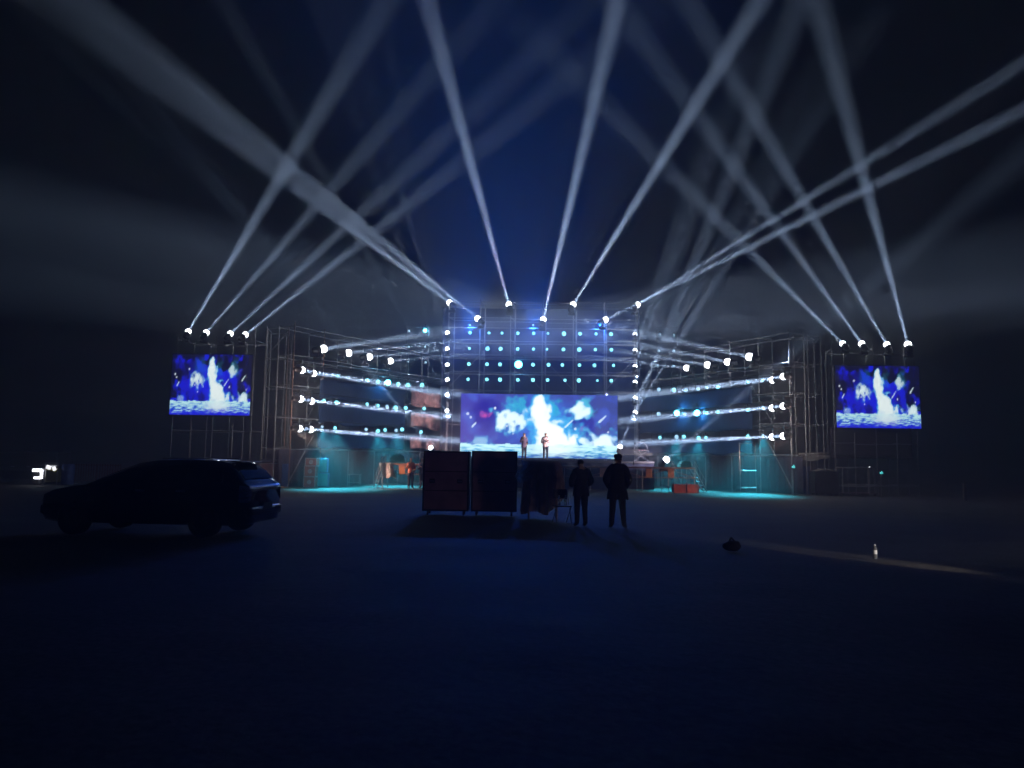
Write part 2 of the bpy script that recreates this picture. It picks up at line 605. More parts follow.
def screen(label, x0, x1, z0, z1, Y, side, strength, nu, nv):
    W, H = x1 - x0, z1 - z0
    t_ = thing('led_screen', label, 'screen', ((x0 + x1) / 2, Y, z0), 0, 'LED screens of the stage')
    bm_ = bmesh.new()
    vs = [[bm_.verts.new((-W / 2 + W * i / nu, 0, H * j / nv)) for i in range(nu + 1)] for j in range(nv + 1)]
    for j in range(nv):
        for i in range(nu):
            bm_.faces.new((vs[j][i], vs[j][i + 1], vs[j + 1][i + 1], vs[j + 1][i]))
    me_ = bpy.data.meshes.new('display')
    bm_.to_mesh(me_)
    bm_.free()
    ca = me_.color_attributes.new('picture', 'FLOAT_COLOR', 'POINT')
    buf = []
    for j in range(nv + 1):
        for i in range(nu + 1):
            c = picture(i / nu, j / nv, side)
            buf += [max(0, c[0]), max(0, c[1]), max(0, c[2]), 1]
    ca.data.foreach_set('color', buf)
    m_ = bpy.data.materials.new('led_display')
    m_.use_nodes = True
    nt_ = m_.node_tree
    b_ = nt_.nodes['Principled BSDF']
    b_.inputs['Base Color'].default_value = (.02, .02, .02, 1)
    b_.inputs['Roughness'].default_value = .7
    at = nt_.nodes.new('ShaderNodeAttribute')
    at.attribute_name = 'picture'
    nt_.links.new(at.outputs['Color'], b_.inputs['Emission Color'])
    b_.inputs['Emission Strength'].default_value = strength
    link('display', me_, m_, t_)
    cab = MB()
    cab.box((0, .075, H / 2), (W + .06, .13, H + .06))
    cab.build('cabinet', M['black'], t_)
    fr_ = MB()
    k = max(2, round(W / 1.0))
    for i in range(k + 1):
        fr_.box((-W / 2 + W * i / k, .2, H / 2), (.05, .1, H))
    for j in range(4):
        fr_.box((0, .2, H * (j + .02) / 3.04), (W, .08, .05))
    fr_.build('back_frame', M['steel'], t_)
    return t_


a, b = P(460, 450, 49.6), P(617.5, 395, 49.6)
scr_z0, scr_z1 = P(540, 458, 49.6).z, P(540, 394.5, 49.6).z
screen('wide main LED screen showing blue flame above bright sea', a.x, b.x, scr_z0, scr_z1, 49.6, False, 2.6, 176, 70)
a, b = P(171, 385, 40.8), P(251, 385, 40.8)
screen('smaller LED screen on the left tower showing blue flame', a.x, b.x, P(211, 415, 40.8).z, P(211, 354.5, 40.8).z, 40.8, True, 1.75, 104, 78)
a, b = P(836, 397, 40.8), P(920, 397, 40.8)
screen('smaller LED screen on the right tower showing blue flame', a.x, b.x, P(878, 428, 40.8).z, P(878, 366, 40.8).z, 40.8, True, 1.75, 104, 78)


# ------------------------------------------------------------------ lamps
HEAD = MB().lathe([(0, -.30), (.10, -.30), (.145, -.24), (.15, -.05), (.165, 0), (.165, .12), (.14, .13)], 18).mesh('head', True)
HEAD.materials.append(M['black'])
LENS = MB().lathe([(.158, .125), (.172, .18), (.176, .24), (.16, .31), (.115, .365), (.05, .39), (0, .395)], 20).mesh('lens', True)
YOKE = MB().box((-.21, 0, .13), (.035, .07, .36), bevel=.01).box((.21, 0, .13), (.035, .07, .36), bevel=.01).box((0, 0, -.04), (.45, .12, .05), bevel=.01).mesh('yoke')
YOKE.materials.append(M['black'])
BASE = MB().box((0, 0, 0), (.40, .32, .13), bevel=.02).box((-.16, 0, .075), (.05, .18, .03)).box((.16, 0, .075), (.05, .18, .03)).mesh('base')
BASE.materials.append(M['black'])
_lensmesh = {}


def lens_mesh(src, key):
    k = (src.name, key)
    if k not in _lensmesh:
        m_ = src.copy()
        m_.materials.clear()
        m_.materials.append(M[key])
        _lensmesh[k] = m_
    return _lensmesh[k]


def spot_light(name, parent, loc, d, power, deg, color, blend=1.0, size=.13):
    l = bpy.data.lights.new(name, 'SPOT')
    l.energy = power
    l.spot_size = RAD(deg)
    l.spot_blend = blend
    l.color = color
    l.shadow_soft_size = size
    o = bpy.data.objects.new(name, l)
    col.objects.link(o)
    o.parent = parent
    o.location = loc
    o.rotation_mode = 'QUATERNION'
    o.rotation_quaternion = d.to_track_quat('-Z', 'Y')
    return o


def disc_light(name, parent, loc, d, power, deg, color, size):
    """the near-parallel beam of a moving head: a lit disc as wide as the lens with a narrow spread"""
    l = bpy.data.lights.new(name, 'AREA')
    l.shape = 'DISK'
    l.size = size
    l.energy = power
    l.spread = RAD(deg)
    l.color = color
    o = bpy.data.objects.new(name, l)
    col.objects.link(o)
    o.parent = parent
    o.location = loc
    o.rotation_mode = 'QUATERNION'
    o.rotation_quaternion = d.to_track_quat('-Z', 'Y')
    return o


def point_light(name, parent, loc, power, color, size=.12):
    l = bpy.data.lights.new(name, 'POINT')
    l.energy = power
    l.color = color
    l.shadow_soft_size = size
    o = bpy.data.objects.new(name, l)
    col.objects.link(o)
    o.parent = parent
    o.location = loc
    return o


WHITE = (.50, .68, 1.0)


def moving_head(p, target, label, power, deg, group, hang=False, lens='lens_white', s=1.0, color=WHITE, blend=1.0):
    """beam lamp whose lens sits at p and whose head looks at target"""
    d = (Vector(target) - p).normalized()
    c = p - d * .2 * s                                   # pivot of the head
    up = -1 if hang else 1
    base = c - Vector((0, 0, up * .42 * s))
    t_ = thing('moving_head_lamp', label, 'stage lamp', base, 0, group)
    t_.scale = (s, s, s)
    hd = Vector((d.x, d.y, 0))
    yaw = math.atan2(hd.y, hd.x) - PI / 2 if hd.length > 1e-3 else 0
    bo = link('base', BASE, None, t_)
    yo = link('yoke', YOKE, None, t_)
    yo.location = (0, 0, up * .15)
    yo.rotation_euler = (0 if up > 0 else PI, 0, yaw)
    he = link('head', HEAD, None, t_)
    he.location = (0, 0, up * .42)
    he.rotation_mode = 'QUATERNION'
    he.rotation_quaternion = d.to_track_quat('Z', 'Y')
    le = link('lens', lens_mesh(LENS, lens), None, he)
    if power:
        disc_light('light_beam', t_, Vector((0, 0, up * .42)) + d * .40, d, power * 3.6e-4, deg * 1.05, color, .15 * s)
    return t_


CAN = MB().lathe([(0, -.30), (.06, -.30), (.10, -.24), (.13, -.10), (.135, 0), (.135, .05), (.12, .05)], 14).mesh('can', True)
CAN.materials.append(M['black'])
CANLENS = MB().lathe([(.128, .02), (.12, .06), (.07, .085), (0, .095)], 14).mesh('lens', True)
BRACKET = MB().box((-.16, 0, .13), (.02, .05, .32)).box((.16, 0, .13), (.02, .05, .32)).box((0, 0, .28), (.34, .05, .02)).box((0, 0, .34), (.06, .07, .12), bevel=.01).mesh('bracket')
BRACKET.materials.append(M['black'])


def par_can(p, label, group, lens='lens_cool', s=1.0, aim=None):
    """wash lamp hanging from a bar, lens at p; aims at the audience"""
    d = (Vector(aim) - p).normalized() if aim is not None else Vector((random.uniform(-.15, .15), -1, random.uniform(-.2, .02))).normalized()
    c = p - d * .07 * s
    t_ = thing('wash_lamp', label, 'stage lamp', c + Vector((0, 0, .40 * s)), 0, group)
    t_.scale = (s, s, s)
    br_ = link('bracket', BRACKET, None, t_)
    br_.location = (0, 0, -.40)
    ca_ = link('can', CAN, None, t_)
    ca_.location = (0, 0, -.40)
    ca_.rotation_mode = 'QUATERNION'
    ca_.rotation_quaternion = d.to_track_quat('Z', 'Y')
    link('lens', lens_mesh(CANLENS, lens), None, ca_)
    return t_


def beam_along(p, px, py, Y):
    return P(px, py, Y)


S = 1.0e6
# four lamps on each side tower
for k, (x, y, tx, ty, tY) in enumerate([(188, 332, 330, 95, 55), (206, 333, 392, 120, 55), (230, 334, 430, 150, 55), (245, 335, 450, 172, 55)]):
    moving_head(P(x, y, 41.3), P(tx, ty, tY), '%s beam lamp from the left on top of the left tower' % ordinal(k), S * (.40, .22, .23, .26)[k], 4.6,
                'beam lamps on the side towers', s=.9)
for k, (x, y, tx, ty, tY) in enumerate([(843, 344, 690, 192, 55), (862, 344, 700, 120, 55), (887, 345, 722, 60, 55), (908, 345, 822, 20, 53)]):
    moving_head(P(x, y, 41.3), P(tx, ty, tY), '%s beam lamp from the left on top of the right tower' % ordinal(k), S * (.28, .30, .34, .40)[k], 4.6,
                'beam lamps on the side towers', s=(.9, .95, .95, 1.05)[k])
# seven lamps at the top of the centre wall
TOP = [(450, 303, 300, 190, .75), (478, 319, 110, 20, .75), (509, 305, 427, 0, 1.15), (543, 320, 620, -10, 1.3), (573, 305, 760, 0, 1.15),
       (605, 320, 1024, 110, .62), (637, 305, 1000, 78, .5)]
for k, (x, y, tx, ty, g) in enumerate(TOP):
    hang = y > 310
    moving_head(P(x, y, 49.0 if hang else (50.35 if k == 6 else 49.6)), P(tx, ty, 50.5 if k == 5 else 58), '%s of the seven bright beam lamps along the top of the centre scaffold' % ordinal(k), S * .75 * g, 4.2 if k < 5 else 2.4,
                'beam lamps along the top of the centre scaffold', hang=False, s=1.1)
# four lamps on the top of each wing, their beams crossing above the stage
for k, (x, y, tx, ty) in enumerate([(323, 349, 440, 333), (348, 353, 470, 341), (369, 357, 470, 348), (390, 361, 470, 355)]):
    p = Pw(x, y, (WLA[0] + .6, WLA[1] - .4), (WLB[0] + .6, WLB[1] - .4))
    moving_head(p, P(tx, ty - 1, p.y + (1.9, 1.4, .8, .3)[k]), '%s beam lamp from the outer end of the left wing top' % ordinal(k), S * (.48, .39, .31, .26)[k], 6.2,
                'beam lamps on the wing tops', s=(1.2, 1.1, 1.1, 1.05)[k])
for k, (x, y, tx, ty) in enumerate([(750, 357, 640, 334), (728, 362, 630, 344), (708, 365, 630, 354), (687, 368, 610, 360)]):
    p = Pw(x, y, (WRA[0] - .6, WRA[1] - .4), (WRB[0] - .6, WRB[1] - .4))
    moving_head(p, P(tx, ty - 1, p.y + (1.9, 1.4, .8, .3)[k]), '%s beam lamp from the outer end of the right wing top' % ordinal(k), S * (.48, .39, .31, .26)[k], 6.2,
                'beam lamps on the wing tops', s=(1.2, 1.1, 1.1, 1.05)[k])

# rows of lamps on the wings
ROWS_L = [
    [(301.6, 370), (313, 373.3), (337.7, 375.8), (367.6, 380), (378, 381.5), (388, 382.5, 'C'), (398, 384), (408, 385), (422, 385)],
    [(300, 399), (311, 401), (324, 400.5), (336.5, 402.3), (367, 404), (378, 405.6), (387, 406.5), (395.5, 407.7), (405.7, 408), (424, 408.5)],
    [(299, 428.5), (310, 429.5), (322, 427), (335, 428), (366, 429.5), (378, 431), (385, 430), (396, 430.5), (402, 429.5), (421, 432)]]
ROWS_R = [
    [(784, 376.5), (773, 380), (762.5, 380.3), (748, 382), (718, 387), (707, 387.5), (698, 389), (686, 390.3), (674, 389.7), (659, 389.4)],
    [(784, 406), (773, 408), (763, 408), (748, 410), (718, 412), (706.5, 413), (697, 413, 'C'), (685, 414), (677, 413, 'C'), (658.6, 413.8)],
    [(784, 436), (773, 437), (763, 435.6), (748, 436), (706, 437.6), (698.7, 438), (684, 436.7), (676.7, 437), (660, 437.6)]]
cyan_lamps = []
for side, rows, A, B in (('left', ROWS_L, WLA, WLB), ('right', ROWS_R, WRA, WRB)):
    sg = 1 if side == 'left' else -1
    # the lamps hang just in front of the wing wall
    nx, ny = (B[1] - A[1]), -(B[0] - A[0])
    ln = math.hypot(nx, ny)
    q = .38
    A2 = (A[0] + sg * abs(nx) / ln * q, A[1] - abs(ny) / ln * q)
    B2 = (B[0] + sg * abs(nx) / ln * q, B[1] - abs(ny) / ln * q)
    for ri, row in enumerate(rows):
        rn = ('top', 'middle', 'bottom')[ri]
        zs = []
        for k, d in enumerate(row):
            if k < 2:
                g_ = (.75, .45)[k]
                p = Pw(d[0], d[1], (A2[0] + sg * g_, A2[1] - g_ * .6), (B2[0] + sg * g_, B2[1] - g_ * .6))
            else:
                p = Pw(d[0], d[1], A2, B2)
            zs.append(p.z)
            lab = '%s lamp from the outer end in the %s row of the %s wing' % (ordinal(k), rn, side)
            if k < 2:
                tgt = Vector((-3.9 if side == 'left' else 7.6, 49.6, p.z - .25))     # along the face of the wing, past its inner end
                last_lamp = moving_head(p, tgt, lab.replace('lamp', 'beam lamp'), S * (.55, .36)[k], 3.0, 'lamps on the wing tiers', hang=True, s=.98)
                if k == 0:
                    point_light('added_pole_light', last_lamp, (0, -.5, -.9), 50, (1, .74, .66), .1)  # added point light that brightens the poles nearby
                    if ri == 2:
                        spot_light('added_warm_fill', last_lamp, (0, -.4, -.6), (Vector((-6.6, 41.2, .7)) if side == 'left' else Vector((9.5, 41.2, .7))) - p, 6000 if side == 'left' else 1800, 32, (1, .60, .48), 1.0, .1)  # added warm spot brightening the apron end and the crew there
            elif len(d) > 2:
                t_ = par_can(p, lab.replace('lamp', 'large cyan lamp'), 'lamps on the wing tiers', 'lens_cyan', 1.5)
                cyan_lamps.append((t_, p, side))
            else:
                f = .55 + .045 * min(k, 8)
                t_ = par_can(p, lab, 'lamps on the wing tiers', random.choice(['lens_cool', 'lens_cool', 'lens_dim']), f * 1.15 * random.uniform(.85, 1.15))
                if ri == 2 and k in (2, 3, 5, 7):
                    gt = Vector((p.x + sg * 1.0, p.y - 1.9, 0))
                    spot_light('wash', t_, Vector((0, -.25, -.40 - .2)), gt - p, 5200, 74, (.05, .72, 1), 1.0, .12)
        z = sum(zs) / len(zs) + .36
        bar = MB().tube((*A2, z), (*B2, z), .024).mesh('lamp_bar', True)
        for tt in (.02, .35, .68, .98):
            pass
        lb = link('lamp_bar', bar, M['black'])
        tag(lb, 'black bar holding the %s row of lamps on the %s wing' % (rn, side), 'bar', 'lamp bars')

# centre grid
GX = [[447.8, 470, 489, 502, 517.7, 533.7, 548, 564, 580, 596, 611], [447, 469.3, 487.5, 500.5, 517.7, 533.5, 547, 563.4, 579.3, 595.3, 611.4],
      [447.4, 468.8, 487, 500, 518.4, 533, 548.5, 562.4, 579.5, 594.4, 613.5], [447.4, 468, 486.8, 500, 517.8, 533, 547.6, 565, 578.8, 597.3, 611.3]]
GY = [333.2, 348.9, 364.5, 379.8]
SZ = [[1, .95, .8, .8, .95, .9, .7, 1.25, 1, .8, 1.1], [.9, .8, 1.2, 1.1, 1, .9, .7, 1.05, 1.25, .9, 1], [1, 1.05, 1.05, 1.1, 1.9, 1.1, 1.1, 1, 1, 1.05, .9],
      [1, .95, 1, 1.2, 1, 1.15, 1, .9, 1.2, .7, 1]]
for r in range(4):
    for k in range(11):
        p = P(GX[r][k], GY[r] + (.15 * (k - 4)), 49.55)
        lab = '%s wash lamp from the left in the %s row of the centre grid' % (ordinal(k - 1), ordinal(r))
        if k == 0:
            continue
        if r == 2 and k == 4:
            t_ = par_can(p, 'largest glowing cyan lamp in the third row of the centre grid', 'lamps of the centre grid', 'lens_cyan', 2.1)
            cyan_lamps.append((t_, p, 'centre'))
        else:
            par_can(p, lab, 'lamps of the centre grid', 'lens_cool', SZ[r][k] * .95)
for k, y in enumerate(GY):
    z = P(540, y, 49.55).z + .33
    lb = MB().tube((-4.6, 49.6, z), (8.7, 49.6, z), .024).build('lamp_bar', M['steel'], None, True)
    tag(lb, 'horizontal bar holding the %s row of lamps in the centre grid' % ordinal(k), 'bar', 'lamp bars')
# vertical columns of beam lamps each side of the screen
for k, (y, tx, ty, g) in enumerate([(333, 436, 300, .5), (349, 436, 310, .5), (365, 440, 325, .6), (380, 432, 336, .8), (395, 432, 368, 1.2), (411, 420, 385, 1.3)]):
    moving_head(P(447.3, y, 49.3), P(tx, ty, 48.6), '%s lamp from the top in the column left of the main screen' % ordinal(k), S * .05 * g, 3.6,
                'lamp columns beside the main screen', s=.72)
for k, (y, tx, ty, g) in enumerate([(335, 640, 300, .12), (351, 652, 300, .9), (367, 662, 290, 1.1), (382.5, 676, 270, 1.2), (398.5, 690, 300, 1.4), (413, 704, 300, 1.7)]):
    moving_head(P(635, y, 49.3), P(tx, ty, 56), '%s lamp from the top in the column right of the main screen' % ordinal(k), S * .11 * g, 3.8,
                'lamp columns beside the main screen', s=.78)
for side, x, n_ in (('left', 447.3, 6), ('right', 635, 6)):
    p0, p1 = P(x, 430, 49.62), P(x, 326, 49.62)
    lb = MB().tube((p0.x, 49.75, .0), (p0.x, 49.75, p1.z), .03).build('lamp_post', M['steel'], None, True)
    tag(lb, 'upright post carrying the lamp column %s of the main screen' % side, 'post', 'lamp posts')
# outlying dots beside the grid
for side, pts in (('left', [(409, 331), (425, 330.5, 'C'), (408.6, 347), (425, 347), (408, 361.6), (425.6, 362.4)]),
                  ('right', [(660, 334.5), (674, 335.4), (659, 351), (674, 351), (658, 366), (673.6, 366)])):
    for k, d in enumerate(pts):
        p = P(d[0], d[1], 50.4)
        lab = '%s lamp in the %s pair of the small block %s of the centre grid' % (('left', 'right')[k % 2], ('top', 'middle', 'lower')[k // 2], side)
        if len(d) > 2:
            t_ = par_can(p, 'lone bright green cyan lamp at the top left of the stage', 'lamps of the small blocks', 'lens_cyan', 1.15)
            cyan_lamps.append((t_, p, 'top'))
        else:
            par_can(p, lab, 'lamps of the small blocks', 'lens_dim', .62)
    p0 = P(pts[0][0] - 3, 366, 50.55)
    p1 = P(pts[1][0] + 3, 366, 50.55)
    rk = thing('lamp_rack', 'ladder rack of bars for the small lamp block %s of the grid' % side, 'rack', (p0.x, 50.5, 0), 0, 'lamp racks')
    for xx in (0, p1.x - p0.x):
        rod('upright', (xx, 0, 0), (xx, 0, P(540, 328, 50.5).z), .022, rk)
    for y in (331, 347, 362):
        z = P(pts[0][0], y, 50.5).z + .26
        rod('crossbar', (0, 0, z), (p1.x - p0.x, 0, z), .018, rk)

# light of the large cyan lamps: wide washes on the ground before the stage, a soft glow round each
for (t_, p, side) in cyan_lamps:
    inv = 1 / t_.scale[0]
    loc = (Vector((0, -.25, -.40 * t_.scale[0]))) * inv
    point_light('glow', t_, loc, 120 if side != 'top' else 80, (.08, .55, 1))
    if side == 'centre':
        spot_light('wash', t_, loc, P(492, 442, 47.2) - p, 60000, 4.6, (.45, .85, 1), .8)
# added blue floods among the grid lamps: they tint the smoke over the stage
for k, (x, y) in enumerate([(533, 325), (470, 325), (600, 325)]):
    p = P(x, y, 49.2)
    t_ = par_can(p, 'added blue flood lamp above the grid, %s from the left' % ordinal((1, 0, 2)[k]), 'added blue flood lamps', 'lens_dim', .5)
    spot_light('added_blue_wash', t_, (0, -.5, -.8), Vector((0, -.40, 1)), 9000, 100, (.0, .15, 1), 1.0, .2)
    spot_light('added_blue_ground_wash', t_, (0, -.5, -.8), Vector((.1 * (1, -1, 0)[k], -1, -.26)), 5600, 50, (.0, .12, 1), 1.0, .2)  # added wash that gives the ground its blue glow
    spot_light('added_blue_back_wash', t_, (0, .3, -.5), Vector((0, 1, -.45)), 850, 150, (.02, .2, 1), 1.0, .2)


# ------------------------------------------------------------------ cloth: banners on the wings, skirts, added haze sheet
def cloth(name, label, cat, a, b, z0, z1, m, folds, depth, group, thick=.012, sag=.0, seed=0):
    a, b = Vector((*a, 0)), Vector((*b, 0))
    L = (b - a).length
    nrm = Vector((b.y - a.y, -(b.x - a.x), 0)).normalized()
    nu = max(24, int(L * folds * 8))
    nu = min(nu, 420)
    nv = 6

    def f(u, v):
        ph = u * L * folds * 2 * PI + 1.2 * noise.noise((u * L * .7, 0, seed)) * 2
        dd = depth * (math.sin(ph) + .5 * noise.noise((u * L * 2.3, v * 2, seed + 3)))
        z = z0 + (z1 - z0) * v
        z += sag * noise.noise((u * L * .6, 4, seed)) * (1 - v) + .5 * sag * noise.noise((u * L * .9, 8, seed)) * v
        return a + (b - a) * u + nrm * dd * (1.15 - .5 * v) + Vector((0, 0, z))
    m_ = MB().grid(nu, nv, f)
    o = m_.build(name, m, None, True)
    md = o.modifiers.new('thickness', 'SOLIDIFY')
    md.thickness = thick
    return tag(o, label, cat, group)


for side, A, B, sg in (('left', WLA, WLB, 1), ('right', WRA, WRB, -1)):
    for ri, (z0, z1) in enumerate(((5.0, 6.05), (3.55, 4.6), (2.2, 3.0))):
        rn = ('top', 'middle', 'bottom')[ri]
        t0, t1 = (.14, .70) if side == 'left' else (.20, .98)
        a, b = lerp2(A, B, t0), lerp2(A, B, t1)
        a = (a[0] + sg * .08, a[1] - .05)
        b = (b[0] + sg * .08, b[1] - .05)
        if sg < 0:
            a, b = b, a
        cloth('cloth_banner', 'cloth banner with blue light in its colour under the %s lamp row of the %s wing' % (rn, side), 'banner', a, b, z0, z1, M['banner'], .35, .06,
              'cloth banners on the wings', sag=.22, seed=ri * 5 + (0 if side == 'left' else 50))
        if side == 'left':
            a, b = lerp2(A, B, .72), lerp2(A, B, .96)
            cloth('cloth_banner', 'cloth with pink light in its colour under the %s lamp row at the left wing inner end' % rn, 'banner', (a[0] + .3, a[1] - .2), (b[0] + .3, b[1] - .2), z0 + .1, z1, M['pink'],
                  .5, .06, 'cloth banners on the wings', sag=.3, seed=ri * 7 + 90)
    a, b = lerp2(A, B, 0), lerp2(A, B, 1)
    q = .95
    a = (a[0] - sg * .75, a[1] + .45)
    b = (b[0] - sg * .75, b[1] + .45)
    if sg < 0:
        a, b = b, a
    cloth('skirt_curtain', 'dark purple skirt curtain along the foot of the %s wing' % side, 'curtain', a, b, .03, 2.05, M['skirt'], 1.6, .07, 'skirt curtains', seed=13 + sg)
cloth('skirt_curtain', 'dark skirt curtain across the bay beside the left screen tower', 'curtain', (xm[0] - .4, 43), (xm[1] + .2, 43), .03, 2.05, M['skirt'], 1.4, .06, 'skirt curtains', seed=31)
cloth('skirt_curtain', 'dark skirt curtain across the bay beside the right screen tower', 'curtain', (xq[0] - .2, 43), (xq[1] + .4, 43), .03, 2.05, M['skirt'], 1.4, .06, 'skirt curtains', seed=32)
cloth('scrim_cloth', 'dark cloth hung below the right side screen', 'curtain', (xr[0], 41.6), (xr[-1], 41.6), 2.0, 3.7, M['skirt'], .5, .04, None, seed=35)
cloth('blue_haze_sheet', 'added dark blue sheet standing in for haze behind the centre scaffold', 'curtain', (-5.0, 51.9), (9.0, 51.9), .1, 12.35, M['haze_sheet'], .5, .08, None, seed=41)  # added sheet whose blue colour stands in for lit haze

# ------------------------------------------------------------------ stage and apron
t = thing('stage_platform', 'raised stage platform below the main screen with dark front cloth', 'stage', (1.8, 46.6, 0))
SZT = P(540, 460, 46).z
MB().box((0, 0, SZT - .06), (13.2, 6.2, .12), bevel=.01).build('deck', M['deck'], t)
MB().grid(160, 4, lambda u, v: Vector((-6.6 + 13.2 * u, -3.02 + .03 * math.sin(u * 120), .02 + (SZT - .15) * v))).build('front_cloth', M['fascia'], t, True)
for sx in (-6.3, -3.2, 0, 3.2, 6.3):
    for sy in (-2.8, 2.8):
        rod('leg', (sx, sy, 0), (sx, sy, SZT - .12), .03, t)

AZ = P(660, 467, 42.2).z
ax0, ax1 = P(384, 466, 42.2).x, P(692, 468, 42.2).x
t = thing('stage_apron', 'low front stage deck on open steel trusses with orange panels coloured for warm light', 'stage', ((ax0 + ax1) / 2, 42.4, 0))
HW = (ax1 - ax0) / 2
MB().box((0, 0, AZ - .04), (2 * HW, 1.9, .08), bevel=.008).build('deck', M['deck'], t)
MB().box((0, -.975, AZ - .045), (2 * HW, .045, .10), bevel=.01).build('edge_rail', M['rust_warm_light'], t)  # warm light on rails, braces and panels is put into their colours
MB().box((0, -.965, AZ - .58), (2 * HW, .04, .045), bevel=.01).build('lower_rail', M['rust_warm_light'], t)
nb = 12
for k in range(nb + 1):
    x = -HW + .06 + (2 * HW - .12) * k / nb
    rod('leg', (x, -.93, 0), (x, -.93, AZ - .08), .026, t)
    rod('leg', (x, .85, 0), (x, .85, AZ - .08), .026, t)
    if k < nb:
        x2 = -HW + .06 + (2 * HW - .12) * (k + 1) / nb
        rod('brace', (x, -.93, AZ - .1) if k % 2 else (x, -.93, AZ - .56), (x2, -.93, AZ - .56) if k % 2 else (x2, -.93, AZ - .1), .02, t, _tube_r)
for px in (402, 440, 503, 603, 649, 671):
    x = P(px, 470, 41.4).x - (ax0 + ax1) / 2
    MB().box((x, -.99, AZ - .33), (.34, .03, .46), bevel=.006).build('orange_panel', M['orange'], t)
# steel stairs at both ends
def stairs(label, xtop, xfoot, y, ztop, wid):
    t_ = thing('steel_stairs', label, 'stairs', (xfoot, y, 0), 0, 'stairs at the ends of the apron')
    dx = xtop - xfoot
    for sy in (-wid / 2, wid / 2):
        rod('stringer', (0, sy, .03), (dx, sy, ztop - .03), .035, t_)
        rod('stringer', (-.18 * math.copysign(1, dx) * -1, sy, .03), (dx * .98, sy, ztop - .28), .02, t_)
        for k in range(5):
            f = (k + .5) / 5
            rod('post', (dx * f, sy, ztop * f), (dx * (f + .02), sy, ztop * f + .5), .016, t_)
        rod('handrail', (dx * .1, sy, ztop * .1 + .5), (dx * .92, sy, ztop * .9 + .5), .018, t_)
    for k in range(6):
        f = (k + .6) / 6.2
        MB().box((dx * f, 0, ztop * f), (abs(dx) / 6 * 1.1, wid - .06, .03)).build('tread', M['alu'], t_)
    return t_


stairs('pale steel stairs up the left end of the apron', ax0 + .02, P(373, 489, 41.6).x, 42.3, AZ, 1.0)
stairs('pale steel stairs up the right end of the apron', ax1 - .02, P(708, 493, 41.6).x, 42.3, AZ, 1.0)
# pale plastic sheet flung over the left end
sh = MB().grid(26, 20, lambda u, v: Vector((P(388, 470, 41.4).x + (u - .5) * .75 + .3 * (v - .5), 41.33 - .22 * v - .10 * math.sin(9 * u + 3 * v) - .05 * noise.noise((u * 6, v * 6, 2)),
                                            AZ + .03 - .75 * v - .12 * abs(math.sin(5 * u)) * v))).build('plastic_sheet', M['film'], None, True)
tag(sh, 'crumpled pale plastic sheet hanging over the left end of the apron', 'sheet')
sh.modifiers.new('thickness', 'SOLIDIFY').thickness = .008


# things on the apron
def monitor(label, p, s, rz):
    t_ = thing('stage_monitor', label, 'speaker', p, rz, 'monitors on the apron')
    MB().prism([(-.42 * s, 0), (.42 * s, 0), (.34 * s, .36 * s), (.16 * s, .46 * s), (-.22 * s, .44 * s), (-.38 * s, .22 * s)], -.28 * s, .28 * s).build('cabinet', M['teal'], t_)
    MB().box((0, -.285 * s, .19 * s), (.6 * s, .012, .26 * s), bevel=.004).build('grille', M['teal'], t_)
    return t_


p = P(398, 462, 42.2)
monitor('teal wedge speaker standing on the left end of the apron', (p.x, 42.2, AZ), 1.1, 0)
p = P(684.5, 466, 42.2)
monitor('teal tilted wedge speaker standing on the right end of the apron', (p.x, 42.2, AZ), .82, .2)


def stand_lamp(px, py, Y, tx, ty, tY, label, s, power, deg, flood, fcol, zfloor):
    p_ = P(px, py, Y)
    t_ = moving_head(p_, P(tx, ty, tY), label, power, deg, 'beam lamps standing on the stage floor', s=s)
    if flood:
        o_ = Vector((0, .3, .75))
        if power == S * .14:
            spot_light('added_front_light', t_, Vector((-.3, .2, .8)), Vector((1.7, 46, SZT + 1.0)) - p_, 14000, 22, (1, .80, .82), 1.0, .1)  # added spot on the performers, apart from the lamp's own beam
        spot_light('added_fill', t_, o_, Vector((1.0, 48.5, 4.0)) - p_, flood, 150, fcol, 1.0, .25)  # added wide fill to brighten the scaffold behind
    return t_


lamp_a = stand_lamp(666, 460, 42.2, 732, 404, 41.0, 'brightest beam lamp on the right half of the apron pointing up right', 1.05, S * .14, 5.2, 700, (.80, .72, 1), AZ)
lamp_b = stand_lamp(620, 447, 46, 652, 368, 45, 'beam lamp at the right edge of the main screen pointing up', .8, S * .28, 4.4, 450, (.7, .55, 1), SZT)
lamp_c = stand_lamp(431, 448, 46, 396, 404, 45, 'beam lamp left of the main screen pointing up left', .8, S * .18, 4.6, 900, (1, .62, .66), SZT)
for k, (lp, zf, lab) in enumerate(((lamp_a, AZ, 'bright lamp on the right half of the apron'), (lamp_b, SZT, 'lamp at the right edge of the main screen'), (lamp_c, SZT, 'lamp left of the main screen'))):
    z = lp.location.z - .08
    if z - zf > .03:
        bx = thing('lamp_plinth', 'small black plinth under the %s' % lab, 'plinth', (lp.location.x, lp.location.y, zf), 0, 'lamp plinths')
        MB().box((0, 0, (z - zf) / 2), (.46, .42, z - zf), bevel=.015).build('box', M['plastic'], bx)
        MB().box((0, -.215, (z - zf) * .6), (.12, .015, .04)).build('handle', M['alu'], bx)

